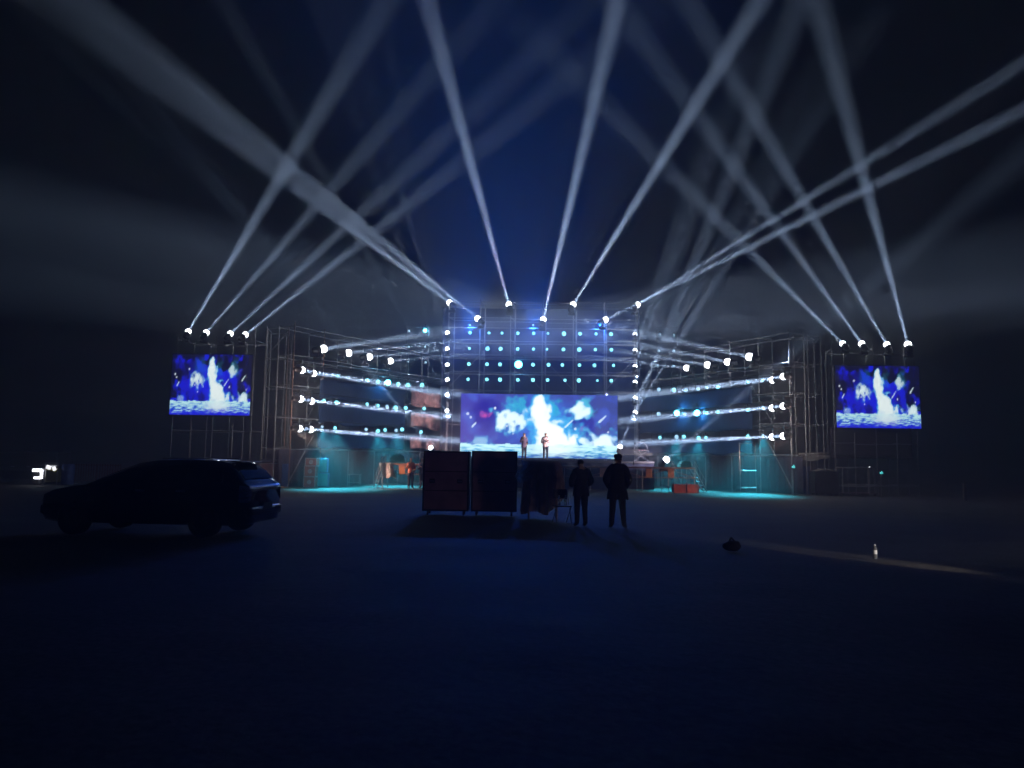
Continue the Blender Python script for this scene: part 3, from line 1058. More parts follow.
# keyboard on its stand with a hoop, right of the screen
p = P(641, 467, 43.6)
t = thing('keyboard_stand', 'keyboard on a stand below a small pale hoop near the right column', 'keyboard', (P(641, 460, 44.6).x, 44.6, SZT))
ht = P(641, 451, 44.6).z - SZT
rod('stand_leg', (-.45, -.2, 0), (.4, .2, ht), .018, t)
rod('stand_leg', (.45, -.2, 0), (-.4, .2, ht), .018, t)
MB().box((0, 0, ht + .04), (.92, .30, .09), bevel=.015).build('keyboard', M['plastic'], t)
for sx in (-.12, .05, .2):
    MB().box((sx, -.155, ht + .05), (.06, .01, .035)).build('indicator', M['led_red'], t)
hp = MB()
for k in range(16):
    a0, a1 = PI * k / 16, PI * (k + 1) / 16
    hp.tube((.40 * math.cos(a0), .05, ht + .1 + .42 * math.sin(a0)), (.40 * math.cos(a1), .05, ht + .1 + .42 * math.sin(a1)), .022)
hp.build('hoop', M['white'], t, True)
rod('mic_arm', (.1, -.05, .2), (-.2, -.1, .75), .012, t)


def water_bottle(label, p, s=1.0, group=None):
    t_ = thing('water_bottle', label, 'bottle', p, random.uniform(0, 6), group)
    MB().lathe([(0, 0), (.030, 0), (.034, .01), (.034, .06), (.031, .065), (.034, .072), (.034, .145), (.031, .15), (.034, .157), (.030, .175), (.016, .195), (.013, .2), (.013, .212)], 16
               ).build('bottle', M['bottle'], t_, True)
    MB().lathe([(.0345, .078), (.0345, .138)], 16).build('label', M['label'], t_, True)
    MB().lathe([(.015, .205), (.015, .226), (0, .226)], 12).build('cap', M['label'], t_, True)
    t_.scale = (s, s, s)
    return t_


p = P(633, 466, 41.8)
water_bottle('pale bottle on the apron edge below the keyboard stand', (p.x, 41.7, AZ), 1.5, 'bottles on the apron')
p = P(673, 467, 41.8)
water_bottle('pale bottle on the apron edge beside the brightest lamp', (p.x, 41.7, AZ), 1.5, 'bottles on the apron')


# ------------------------------------------------------------------ cases, speakers and tables beside the stage
def road_case(name, label, loc, size, m, rz=0.0, group=None, edge='alu', wheels=False, dish=True):
    t_ = thing(name, label, 'road case', loc, rz, group)
    x, y, z = size
    zb = .12 if wheels else 0
    MB().box((0, 0, zb + z / 2), (x, y, z), bevel=.012).build('body', m, t_)
    e = MB()
    for sx in (-1, 1):
        for sy in (-1, 1):
            e.box((sx * x / 2, sy * y / 2, zb + z / 2), (.045, .045, z + .02))
    for zz in (0, 1):
        for sy in (-1, 1):
            e.box((0, sy * y / 2, zb + zz * z), (x + .01, .047, .047))
        for sx in (-1, 1):
            e.box((sx * x / 2, 0, zb + zz * z), (.047, y + .01, .047))
    e.build('edge_trim', M[edge], t_)
    if dish:
        MB().lathe([(0, .012), (.09, .012), (.10, .02), (.115, .02), (.12, .0)], 16,
                   Matrix.Translation((0, -y / 2 - .004, zb + z / 2)) @ Matrix.Rotation(PI / 2, 4, 'X')).build('latch_dish', M[edge], t_)
    if wheels:
        for sx in (-1, 1):
            for sy in (-1, 1):
                MB().tube((sx * (x / 2 - .12) - .025, sy * (y / 2 - .12), .06), (sx * (x / 2 - .12) + .025, sy * (y / 2 - .12), .06), .06, seg=14).build('caster', M['rubber'], t_)
    return t_


p = P(310.5, 486, 40.6)
hts = [(0, .56, 'bottom'), (.58, .56, 'middle'), (1.16, .40, 'top')]
for z, h, nm in hts:
    road_case('road_case', 'red road case with pale edges, %s of the stack before the left wing' % nm, (p.x + (.05 if nm == 'top' else 0), 40.6, z + .02), (.60, .55, h), M['redcase'], random.uniform(-.08, .08),
              'red road cases')
p = P(321, 486, 41.2)
for z, nm, w_ in ((0, 'lower', .66), (.80, 'upper', .5)):
    t = thing('loudspeaker', '%s blue lit loudspeaker stacked behind the red road cases' % nm, 'speaker', (p.x + .05, 41.35, z + .02), .1, 'blue loudspeakers')
    MB().box((0, 0, .38), (w_, .5, .76), bevel=.02).build('cabinet', M['bluecase'], t)  # blue light on the cabinet is put into its colour
    MB().box((0, -.255, .38), (w_ - .08, .02, .68), bevel=.008).build('grille', M['teal'], t)
p = P(285, 485, 40.8)
t = thing('column_speaker', 'tall blue column speaker left of the red road cases', 'speaker', (p.x, 40.8, 0), 0)
MB().box((0, 0, .64), (.36, .36, 1.24), bevel=.02).build('cabinet', M['bluecase'], t)
MB().box((0, -.185, .66), (.29, .015, 1.12), bevel=.006).build('grille', M['bluecase'], t)
MB().box((0, 0, .012), (.42, .42, .024)).build('foot', M['plastic'], t)
p = P(268, 486, 41.4)
road_case('road_case', 'wide dark road case left of the blue column speaker', (p.x, 41.6, .0), (1.45, .7, 1.15), M['caseply'], 0, 'dark road cases', wheels=True)
t = thing('folded_tarpaulin', 'folded dark tarpaulin on the wide case by the left wing', 'tarpaulin', (p.x, 41.6, 1.295))
MB().box((0, 0, .07), (1.2, .5, .14), bevel=.05).box((-.08, .02, .17), (.9, .42, .07), bevel=.03).build('folds', M['skirt'], t)
# orange hoses lying before them
for k, (xa, xb, yy) in enumerate(((262, 288, 39.6), (262, 282, 39.0))):
    m_ = MB()
    A0, B0 = P(xa, 488, yy).x, P(xb, 488, yy).x
    pts = [Vector((A0 + (B0 - A0) * i / 24, yy + .22 * math.sin(i * .5 + k * 2), .04)) for i in range(25)]
    for q0, q1 in zip(pts, pts[1:]):
        m_.tube(q0, q1, .035, seg=8)
    o = m_.build('hose', M['orange'], None, True)
    tag(o, '%s orange hose lying on the ground behind the parked car' % ('farther', 'nearer')[k], 'hose', 'orange hoses')


def table(label, loc, w_, d_, h_, m, group=None):
    t_ = thing('work_table', label, 'table', loc, 0, group)
    MB().box((0, 0, h_ - .02), (w_, d_, .04), bevel=.006).build('tabletop', m, t_)
    for sx in (-1, 1):
        for sy in (-1, 1):
            rod('leg', (sx * (w_ / 2 - .05), sy * (d_ / 2 - .05), 0), (sx * (w_ / 2 - .05), sy * (d_ / 2 - .05), h_ - .04), .018, t_)
    rod('stretcher', (-w_ / 2 + .05, -d_ / 2 + .05, h_ * .35), (w_ / 2 - .05, -d_ / 2 + .05, h_ * .35), .014, t_)
    return t_


p = P(354, 486, 42.4)
table('small bare table under the left wing', (p.x, 42.4, 0), .75, .5, .72, M['caseply'])
# right end: red boxes, black case with cloth, frame cart
for k, px in enumerate((679, 692)):
    p = P(px, 490, 41.0)
    road_case('crate', 'red crate under the right stairs, %s of the two' % ('left', 'right')[k], (p.x, 41.05, 0), (.62, .45, .42), M['redcase'], .05 * k, 'red crates', edge='redcase', dish=False)
p = P(691, 490, 42.3)
p = P(824, 492, 40.4)
road_case('road_case', 'black road case under a pale cloth by the right tower', (p.x, 40.4, 0), (1.25, .8, 1.12), M['plastic'], 0, 'dark road cases', wheels=True, edge='black')
cl = MB().grid(24, 12, lambda u, v: Vector(((u - .5) * 1.0 + p.x, 40.4 + (v - .5) * .6, 1.29 + .10 * math.sin(PI * u) + .02 * noise.noise((u * 7, v * 5, 3))))).build('folded_cloth', M['film'], None, True)
cl.modifiers.new('thickness', 'SOLIDIFY').thickness = .03
tag(cl, 'pale folded cloth lying on the black road case', 'cloth')
p = P(806, 492, 41.9)
road_case('road_case', 'blue road case left of the black case by the right tower', (p.x - .4, 41.4, 0), (.62, .6, 1.5), M['bluecase'], 0, 'dark road cases', dish=False, edge='bluecase')
t = thing('canopy_cover', 'pale rolled awning lying across the scaffold bay by the right tower', 'awning', (p.x + .15, 41.0, 2.16))
MB().tube((-.85, 0, 0), (.85, 0, .06), .09, seg=12).build('roll', M['film'], t, True)
MB().grid(12, 4, lambda u, v: Vector(((u - .5) * 1.6, -.09 - .03 * math.sin(9 * u), -.02 - .25 * v * (1 + .3 * math.sin(5 * u))))).build('flap', M['film'], t, True)
p = P(856, 492, 40.3)
t = thing('frame_cart', 'open steel frame cart standing below the right side screen', 'cart', (p.x, 40.3, 0))
for sx in (-.85, .85):
    for sy in (-.35, .35):
        rod('post', (sx, sy, .12), (sx, sy, 1.5), .024, t)
        MB().tube((sx - .03, sy, .06), (sx + .03, sy, .06), .06, seg=12).build('caster', M['rubber'], t)
for z in (.5, 1.48):
    for sy in (-.35, .35):
        rod('rail', (-.85, sy, z), (.85, sy, z), .022, t)
    for sx in (-.85, .85):
        rod('rail', (sx, -.35, z), (sx, .35, z), .022, t)
MB().box((0, 0, .14), (1.75, .75, .03)).build('shelf', M['caseply'], t)


def small_light(label, px, py, Y, s, key, h=None):
    p_ = P(px, py, Y)
    t_ = thing('work_light', label, 'light', (p_.x, Y, 0), 0, 'small lights right of the stage')
    rod('stand', (0, .03, 0), (0, .03, p_.z - .02), .014, t_)
    MB().box((0, 0, p_.z), (.22 * s, .08, .26 * s), bevel=.02).build('housing', M['plastic'], t_)
    MB().box((0, -.045, p_.z), (.18 * s, .015, .10 * s), bevel=.004).box((.03 * s, -.045, p_.z + .09 * s), (.06 * s, .015, .05 * s), bevel=.004).build('lamp', M[key], t_)
    return t_


small_light('cyan light on a stand at the outer end of the right wing', 793, 467, 39.8, 1.0, 'led_cyan')
small_light('small pale light on a stand at the right end of the frame cart', 869, 467, 39.8, .4, 'lit_white')
small_light('pale cyan light on a stand right of the frame cart', 881, 473, 39.6, .9, 'led_cyan')


# ------------------------------------------------------------------ people
def seg_dist(p, a, b):
    d = b - a
    t_ = max(0, min(1, (p - a).dot(d) / max(d.length_squared, 1e-9)))
    return (p - a - d * t_).length


def person(label, loc, rz, pose, outfit, height=1.72, group=None):
    """pose: dict of joint overrides; outfit: dict jacket, trousers, coat length, cap. Local: faces -Y."""
    J = {
        'pelvis': ((0, 0, .94), (.145, .115)), 'waist': ((0, .0, 1.10), (.135, .105)), 'chest': ((0, .01, 1.30), (.165, .12)),
        'collar': ((0, .015, 1.42), (.10, .085)), 'neck': ((0, .0, 1.50), (.055, .055)), 'jaw': ((0, -.02, 1.565), (.078, .088)),
        'skull': ((0, -.012, 1.635), (.092, .108)), 'crown': ((0, 0, 1.700), (.064, .078)),
    }
    for s, sx in (('l', 1), ('r', -1)):
        J['sh_' + s] = ((sx * .155, .012, 1.385), (.068, .068))
        J['el_' + s] = ((sx * .245, .03, 1.13), (.05, .05))
        J['wr_' + s] = ((sx * .255, -.04, .89), (.034, .034))
        J['pa_' + s] = ((sx * .25, -.06, .82), (.042, .026))
        J['hip_' + s] = ((sx * .09, 0, .86), (.095, .10))
        J['kn_' + s] = ((sx * .10, -.015, .49), (.062, .066))
        J['an_' + s] = ((sx * .11, .02, .09), (.042, .045))
        J['toe_' + s] = ((sx * .125, -.15, .045), (.045, .036))
    for k, v in pose.items():
        J[k] = (v, J[k][1])
    bones = [('pelvis', 'waist'), ('waist', 'chest'), ('chest', 'collar'), ('collar', 'neck'), ('neck', 'jaw'), ('jaw', 'skull'), ('skull', 'crown')]
    for s in 'lr':
        bones += [('collar', 'sh_' + s), ('sh_' + s, 'el_' + s), ('el_' + s, 'wr_' + s), ('wr_' + s, 'pa_' + s), ('pelvis', 'hip_' + s), ('hip_' + s, 'kn_' + s),
                  ('kn_' + s, 'an_' + s), ('an_' + s, 'toe_' + s)]
    names = list(J)
    verts = [Vector(J[n_][0]) for n_ in names]
    radii = [J[n_][1] for n_ in names]
    edges = [(names.index(a_), names.index(b_)) for a_, b_ in bones]

    def grow(vs, es, rs, root=0, sub=2):
        me_ = bpy.data.meshes.new('skel')
        me_.from_pydata([tuple(v) for v in vs], es, [])
        o_ = bpy.data.objects.new('skel', me_)
        col.objects.link(o_)
        o_.modifiers.new('skin', 'SKIN').use_smooth_shade = True
        if not me_.skin_vertices:
            bpy.context.view_layer.objects.active = o_
        sv = me_.skin_vertices[0].data
        for i_, r_ in enumerate(rs):
            sv[i_].radius = r_
            sv[i_].use_root = (i_ == root)
        sb = o_.modifiers.new('sub', 'SUBSURF')
        sb.levels = sb.render_levels = sub
        dg = bpy.context.evaluated_depsgraph_get()
        ev = o_.evaluated_get(dg)
        out = bpy.data.meshes.new_from_object(ev)
        bpy.data.objects.remove(o_)
        bpy.data.meshes.remove(me_)
        return out

    body = grow(verts, edges, radii, names.index('pelvis'))
    bone_pts = [(Vector(J[a_][0]), Vector(J[b_][0]), a_, b_) for a_, b_ in bones]
    bmb = bmesh.new()
    bmb.from_mesh(body)
    lab = {}
    for v in bmb.verts:
        best = min(bone_pts, key=lambda q: seg_dist(v.co, q[0], q[1]))
        lab[v.index] = (best[2], best[3])
    bmb.verts.ensure_lookup_table()

    def piece(test, offset, name):
        nb_ = bmesh.new()
        mp = {}
        for f_ in bmb.faces:
            if all(test(v) for v in f_.verts):
                vs_ = []
                for v in f_.verts:
                    if v.index not in mp:
                        o_ = offset(v)
                        mp[v.index] = nb_.verts.new(v.co + v.normal * o_)
                    vs_.append(mp[v.index])
                nb_.faces.new(vs_)
        me_ = bpy.data.meshes.new(name)
        nb_.to_mesh(me_)
        nb_.free()
        me_.shade_smooth()
        return me_

    legs = {'hip_l', 'hip_r', 'kn_l', 'kn_r', 'an_l', 'an_r'}
    hem = outfit.get('hem', .86)
    thick = outfit.get('thick', .022)

    def is_jacket(v):
        a_, b_ = lab[v.index]
        if (a_, b_) in (('pelvis', 'waist'), ('waist', 'chest'), ('chest', 'collar')) or b_[:3] in ('sh_', 'el_', 'wr_'):
            return True
        if (a_, b_) == ('collar', 'neck'):
            return v.co.z < J['collar'][0][2] + .035
        return v.co.z > hem and (b_[:3] in ('hip', 'kn_'))

    def is_trousers(v):
        a_, b_ = lab[v.index]
        if b_[:3] in ('hip', 'kn_', 'an_'):
            return v.co.z > .07
        return (a_, b_) == ('pelvis', 'waist') and v.co.z < 1.0

    def is_shoe(v):
        a_, b_ = lab[v.index]
        return (b_[:3] == 'toe') or (b_[:3] == 'an_' and v.co.z < .12)

    jk = piece(is_jacket, lambda v: thick + (.012 * noise.noise(v.co * 9)) + max(0, 1.0 - v.co.z) * outfit.get('flare', .05), 'jacket')
    tr = piece(is_trousers, lambda v: .013 + .007 * noise.noise(v.co * 11), 'trousers')
    sh_ = piece(is_shoe, lambda v: .008, 'shoes')
    hc = Vector(J['skull'][0])
    hr = piece(lambda v: lab[v.index][1] in ('skull', 'crown') and (v.co.z > hc.z + .035 or (v.co.y > hc.y + .01 and v.co.z > hc.z - .075)), lambda v: .014 + .006 * noise.noise(v.co * 40), 'hair')

    # hands: five curled fingers a side, rooted in the palm
    extra = bmesh.new()
    extra.from_mesh(body)
    for s, sx in (('l', 1), ('r', -1)):
        wr, pa = Vector(J['wr_' + s][0]), Vector(J['pa_' + s][0])
        d = (pa - wr).normalized()
        fw = Vector((0, -1, 0))
        fw = (fw - d * fw.dot(d))
        fw = fw.normalized() if fw.length > .05 else Vector((0, 0, 1))
        side = d.cross(fw).normalized()
        for q, ln in ((-.026, .060), (-.009, .074), (.009, .070), (.026, .054)):
            a0 = pa + fw * q - d * .01
            curl = side * -sx * -.012
            pts = [a0, a0 + d * (.03 + ln * .35), a0 + d * (.03 + ln * .7) + curl, a0 + d * (.02 + ln) + curl * 2.4]
            fm = grow(pts, [(0, 1), (1, 2), (2, 3)], [(.011, .011), (.010, .010), (.009, .009), (.007, .007)], 0, 1)
            extra.from_mesh(fm)
            bpy.data.meshes.remove(fm)
        a0 = wr + d * .03 + fw * .02
        fm = grow([a0, a0 + fw * .03 + d * .03, a0 + fw * .036 + d * .065], [(0, 1), (1, 2)], [(.014, .014), (.012, .012), (.009, .009)], 0, 1)
        extra.from_mesh(fm)
        bpy.data.meshes.remove(fm)
    nskin = len(extra.faces)
    # face: nose, ears, eyes, mouth
    def add(c, r, scl, mi):
        before = set(extra.faces)
        bmesh.ops.create_uvsphere(extra, u_segments=10, v_segments=7, radius=r, matrix=Matrix.Translation(hc + Vector(c)) @ Matrix.Diagonal((*scl, 1)))
        for f_ in extra.faces:
            if f_ not in before:
                f_.material_index = mi
    fy = -.098
    add((0, fy - .008, -.035), .016, (.8, 1.1, 1.5), 0)
    for sx in (-1, 1):
        add((sx * .031, fy + .010, -.008), .012, (1.3, .8, .8), 1)
        add((sx * .080, .008, -.025), .026, (.4, .8, 1.2), 0)
        add((sx * .031, fy + .008, .016), .012, (1.6, .6, .35), 3)
    add((0, fy + .004, -.075), .012, (2.0, .7, .6), 2)
    bm2 = bpy.data.meshes.new('person')
    extra.to_mesh(bm2)
    extra.free()
    bmb.free()
    bpy.data.meshes.remove(body)
    bm2.materials.clear()
    for k in ('skin', 'eye', 'lip', 'hair'):
        bm2.materials.append(M[k])
    bm2.shade_smooth()
    o = bpy.data.objects.new('person', bm2)
    col.objects.link(o)
    tag(o, label, 'person', group)
    o.location = loc
    o.rotation_euler = (0, 0, rz)
    f = height / 1.74
    o.scale = (f, f, f)
    link('jacket', jk, M[outfit['jacket']], o)
    link('trousers', tr, M[outfit['trousers']], o)
    link('shoes', sh_, M['shoe'], o)
    if outfit.get('cap'):
        cp = MB().lathe([(.098, 0), (.104, .02), (.10, .05), (.075, .085), (0, .098)], 18, Matrix.Translation(hc + Vector((0, .012, .02)))
                        ).box(hc + Vector((0, -.125, .028)), (.13, .10, .012), bevel=.005).build('cap', M[outfit['cap']], o, True)
    link('hair', hr, M['hair'], o)
    if outfit.get('collar'):
        c_ = Vector(J['collar'][0])
        MB().lathe([(.095, -.02), (.088, .05), (.076, .05), (.07, .0)], 18, Matrix.Translation(c_ + Vector((0, -.005, .03)))).build('collar', M[outfit['jacket']], o, True)
    return o


# two performers in front of the main screen
HOLD = {'el_l': (.25, .02, 1.14), 'wr_l': (.10, -.21, 1.19), 'pa_l': (.04, -.24, 1.23), 'el_r': (-.25, .03, 1.13), 'wr_r': (-.13, -.20, 1.06), 'pa_r': (-.06, -.23, 1.06)}
p = P(545.5, 458.5, 46)
person('person in a pale pink jacket and dark trousers facing the field', (p.x, 46, SZT), .06, HOLD, {'jacket': 'cloth_white', 'trousers': 'denim', 'thick': .03, 'hem': .84, 'collar': True}, 1.70, 'performers on the stage')
SIDE = {'el_l': (.24, .05, 1.14), 'wr_l': (.16, -.14, 1.02), 'pa_l': (.10, -.19, 1.02), 'el_r': (-.24, .04, 1.13), 'wr_r': (-.19, -.14, 1.30), 'pa_r': (-.14, -.17, 1.36)}
p = P(524, 458, 46)
person('person in a dark purple jacket left of the pale one on stage', (p.x, 46.1, SZT), .5, SIDE, {'jacket': 'cloth_purple', 'trousers': 'denim', 'thick': .028, 'hem': .80}, 1.68, 'performers on the stage')
# crew at the left end of the apron
p = P(410.5, 489, 40.9)
person('person in an orange shirt and dark shorts beside the left apron end', (p.x, 40.85, 0), .4, SIDE, {'jacket': 'cloth_orange', 'trousers': 'denim', 'thick': .02, 'hem': .86}, 1.70, 'crew at the left of the stage')
p = P(422, 487, 41.2)
person('person in a dark purple top standing right of the orange one', (p.x, 41.2, 0), -.5, HOLD, {'jacket': 'cloth_purple', 'trousers': 'denim', 'thick': .02, 'hem': .84}, 1.72, 'crew at the left of the stage')
# two onlookers seen from behind
YP = 18.5
p = P(617.5, 520, YP)
PACK = {'el_l': (.262, .05, 1.12), 'wr_l': (.19, -.13, .98), 'pa_l': (.13, -.18, .97), 'el_r': (-.262, .05, 1.12), 'wr_r': (-.19, -.13, .98), 'pa_r': (-.13, -.18, .97), 'chest': (0, .03, 1.29), 'collar': (0, .0, 1.425),
        'kn_l': (.115, -.02, .49), 'kn_r': (-.12, -.01, .49), 'an_l': (.14, .03, .09), 'an_r': (-.15, .01, .09), 'toe_l': (.17, -.14, .045), 'toe_r': (-.19, -.15, .045),
        'jaw': (-.01, -.045, 1.555), 'skull': (-.015, -.045, 1.625), 'crown': (-.018, -.03, 1.680)}
person('burly person in a thick dark coat and cap seen from behind', (p.x, YP, 0), PI - .12, PACK, {'jacket': 'cloth_dark', 'trousers': 'cloth_dark', 'thick': .045, 'hem': .66, 'flare': .10, 'cap': 'cloth_dark', 'collar': True},
       1.84, 'onlookers before the stage')
YQ = 18.9
p = P(581, 520, YQ)
ARMS = {'el_l': (.27, .03, 1.12), 'wr_l': (.20, -.18, 1.04), 'pa_l': (.14, -.24, 1.06), 'el_r': (-.27, .03, 1.12), 'wr_r': (-.20, -.18, 1.04), 'pa_r': (-.14, -.24, 1.06),
        'jaw': (.012, -.03, 1.56), 'skull': (.018, -.03, 1.63), 'crown': (.02, -.018, 1.685)}
person('slimmer person in dark clothes seen from behind beside the burly one', (p.x, YQ, 0), PI + .2, ARMS, {'jacket': 'cloth_navy', 'trousers': 'cloth_dark', 'thick': .03, 'hem': .76, 'flare': .06},
       1.73, 'onlookers before the stage')

# ------------------------------------------------------------------ mixing position: two tall cases, draped desk, chair
YC = 22.0
for k, (xa, xb) in enumerate(((423, 469), (471.5, 517))):
    A0, B0 = P(xa, 480, YC), P(xb, 480, YC)
    zt = P((xa + xb) / 2, 451.3, YC).z
    W = B0.x - A0.x
    t = thing('flight_case', 'tall dark purple flight case, %s of the two before the stage' % ('left', 'right')[k], 'flight case', ((A0.x + B0.x) / 2, YC + .4, 0), .0, 'tall flight cases')
    MB().box((0, 0, .13 + (zt - .13) / 2), (W - .01, .8, zt - .13), bevel=.015).build('body', M['caseply'], t)
    e = MB()
    for sx in (-1, 1):
        for sy in (-1, 1):
            e.box((sx * (W / 2 - .02), sy * .39, .13 + (zt - .13) / 2), (.05, .05, zt - .12))
    for z in (.15, zt - .015):
        for sy in (-1, 1):
            e.box((0, sy * .392, z), (W - .02, .045, .045))
    e.build('edge_trim', M['black'], t)
    for z in (.72, 1.28):
        MB().box((0, -.402, z), (W - .12, .012, .03)).build('seam_strip', M['black'], t)
    for sx in (-.3, .3):
        hb = MB().box((sx * W, -.403, 1.0), (.17, .014, .13), bevel=.008)
        h_ = hb.build('handle_dish', M['black'], t)
        MB().tube((sx * W - .055, -.418, 1.0), (sx * W + .055, -.418, 1.0), .010).build('grip', M['alu'], h_)
    for sx in (-1, 1):
        for sy in (-.3, .3):
            MB().tube((sx * (W / 2 - .15) - .025, sy, .065), (sx * (W / 2 - .15) + .025, sy, .065), .065, seg=14).build('caster', M['rubber'], t)

YD = 21.0
xa, xb = P(521, 470, YD).x, P(566, 470, YD).x
zt = P(540, 460.5, YD).z
xmid, WD = (xa + xb) / 2, xb - xa
t = thing('mixing_desk', 'mixing desk hidden under a tan cloth before the stage', 'desk', (xmid, YD + .35, 0))
MB().prism([(-WD / 2 + .16, .85), (WD / 2 - .2, .85), (WD / 2 - .32, zt - .06), (-WD / 2 + .2, zt - .06)], -.28, .3).build('console', M['plastic'], t)
for sx in (-1, 1):
    for sy in (-.25, .25):
        rod('leg', (sx * (WD / 2 - .24), sy, 0), (sx * (WD / 2 - .24), sy, .85), .025, t)


def drape(u, v):
    # u round the desk (front, side, back, side), v from the rim to the hem; an uneven skirt
    ang = u * 2 * PI
    cxp, cyp = math.cos(ang), math.sin(ang)
    sq = (abs(cxp) ** 4 + abs(cyp) ** 4) ** -.25
    fold = .028 * math.sin(ang * 17 + 2 * noise.noise((u * 9, 0, 1))) + .02 * math.sin(ang * 31)
    right = max(0, cxp)
    hemz = .18 + .55 * right ** 2 + .10 * noise.noise((u * 11, 3, 3))
    spread = 1 + .20 * v * (1 + .9 * right * (1 - v))
    rx, ry = (WD / 2 - .16), .36
    return Vector((cxp * sq * rx * spread + cxp * fold * v * 2, cyp * sq * ry * (1 + .14 * v) + cyp * fold * v * 2,
                   zt - .02 * (1 - v) - (zt - hemz) * (v ** 1.25) + .012 * noise.noise((u * 20, v * 6, 5))))


dm = MB().grid(220, 22, drape)
topv = dm.bm.verts.new((0, 0, zt + .015))
dm.grid(30, 12, lambda u, v: Vector(((u - .5) * 2 * (WD / 2 - .17), (v - .5) * .70, zt + .004 + .025 * noise.noise((u * 6, v * 4, 2)) * (1 - abs(2 * u - 1)) + .015)))
dm.bm.verts.remove(topv)
dc = dm.build('drape_cloth', M['drape'], None, True)
dc.location = (xmid, YD + .35, 0)
tag(dc, 'tan cloth draped over the mixing desk with hanging folds', 'cloth')
ps = MB().grid(22, 22, lambda u, v: Vector((xa - .06 + .34 * u + .10 * math.sin(7 * v), YD - .06 - .10 * math.sin(6 * u + 4 * v) + .05 * noise.noise((u * 5, v * 5, 8)),
                                           zt + .04 - .72 * v * (1 - .45 * u) - .10 * u + .04 * noise.noise((u * 5, v * 5, 1))))).build('plastic_sheet', M['film'], None, True)
ps.modifiers.new('thickness', 'SOLIDIFY').thickness = .006
tag(ps, 'crumpled pale plastic sheet at the left edge of the draped desk', 'sheet')

t = thing('folding_chair', 'folding chair with pale bottles beside the draped desk', 'chair', (P(562, 520, 19.9).x, 19.9, 0), .25)
t['label'] = 'dark folding chair standing right of the draped desk'
MB().box((0, 0, .45), (.42, .40, .035), bevel=.012).build('seat', M['plastic'], t)
MB().box((0, .20, .76), (.40, .03, .24), bevel=.012).build('backrest', M['plastic'], t)
for sx in (-.2, .2):
    rod('leg', (sx, -.20, 0), (sx, .21, .90), .012, t)
    rod('leg', (sx, .22, 0), (sx, -.16, .45), .012, t)
for k, dx in enumerate((-.08, .09)):
    a0 = t.location + Vector((dx, -.02 + .05 * k, .4685))
    water_bottle('clear water bottle on the folding chair, %s of the two' % ('left', 'right')[k], a0, 1.15, 'bottles on the folding chair')


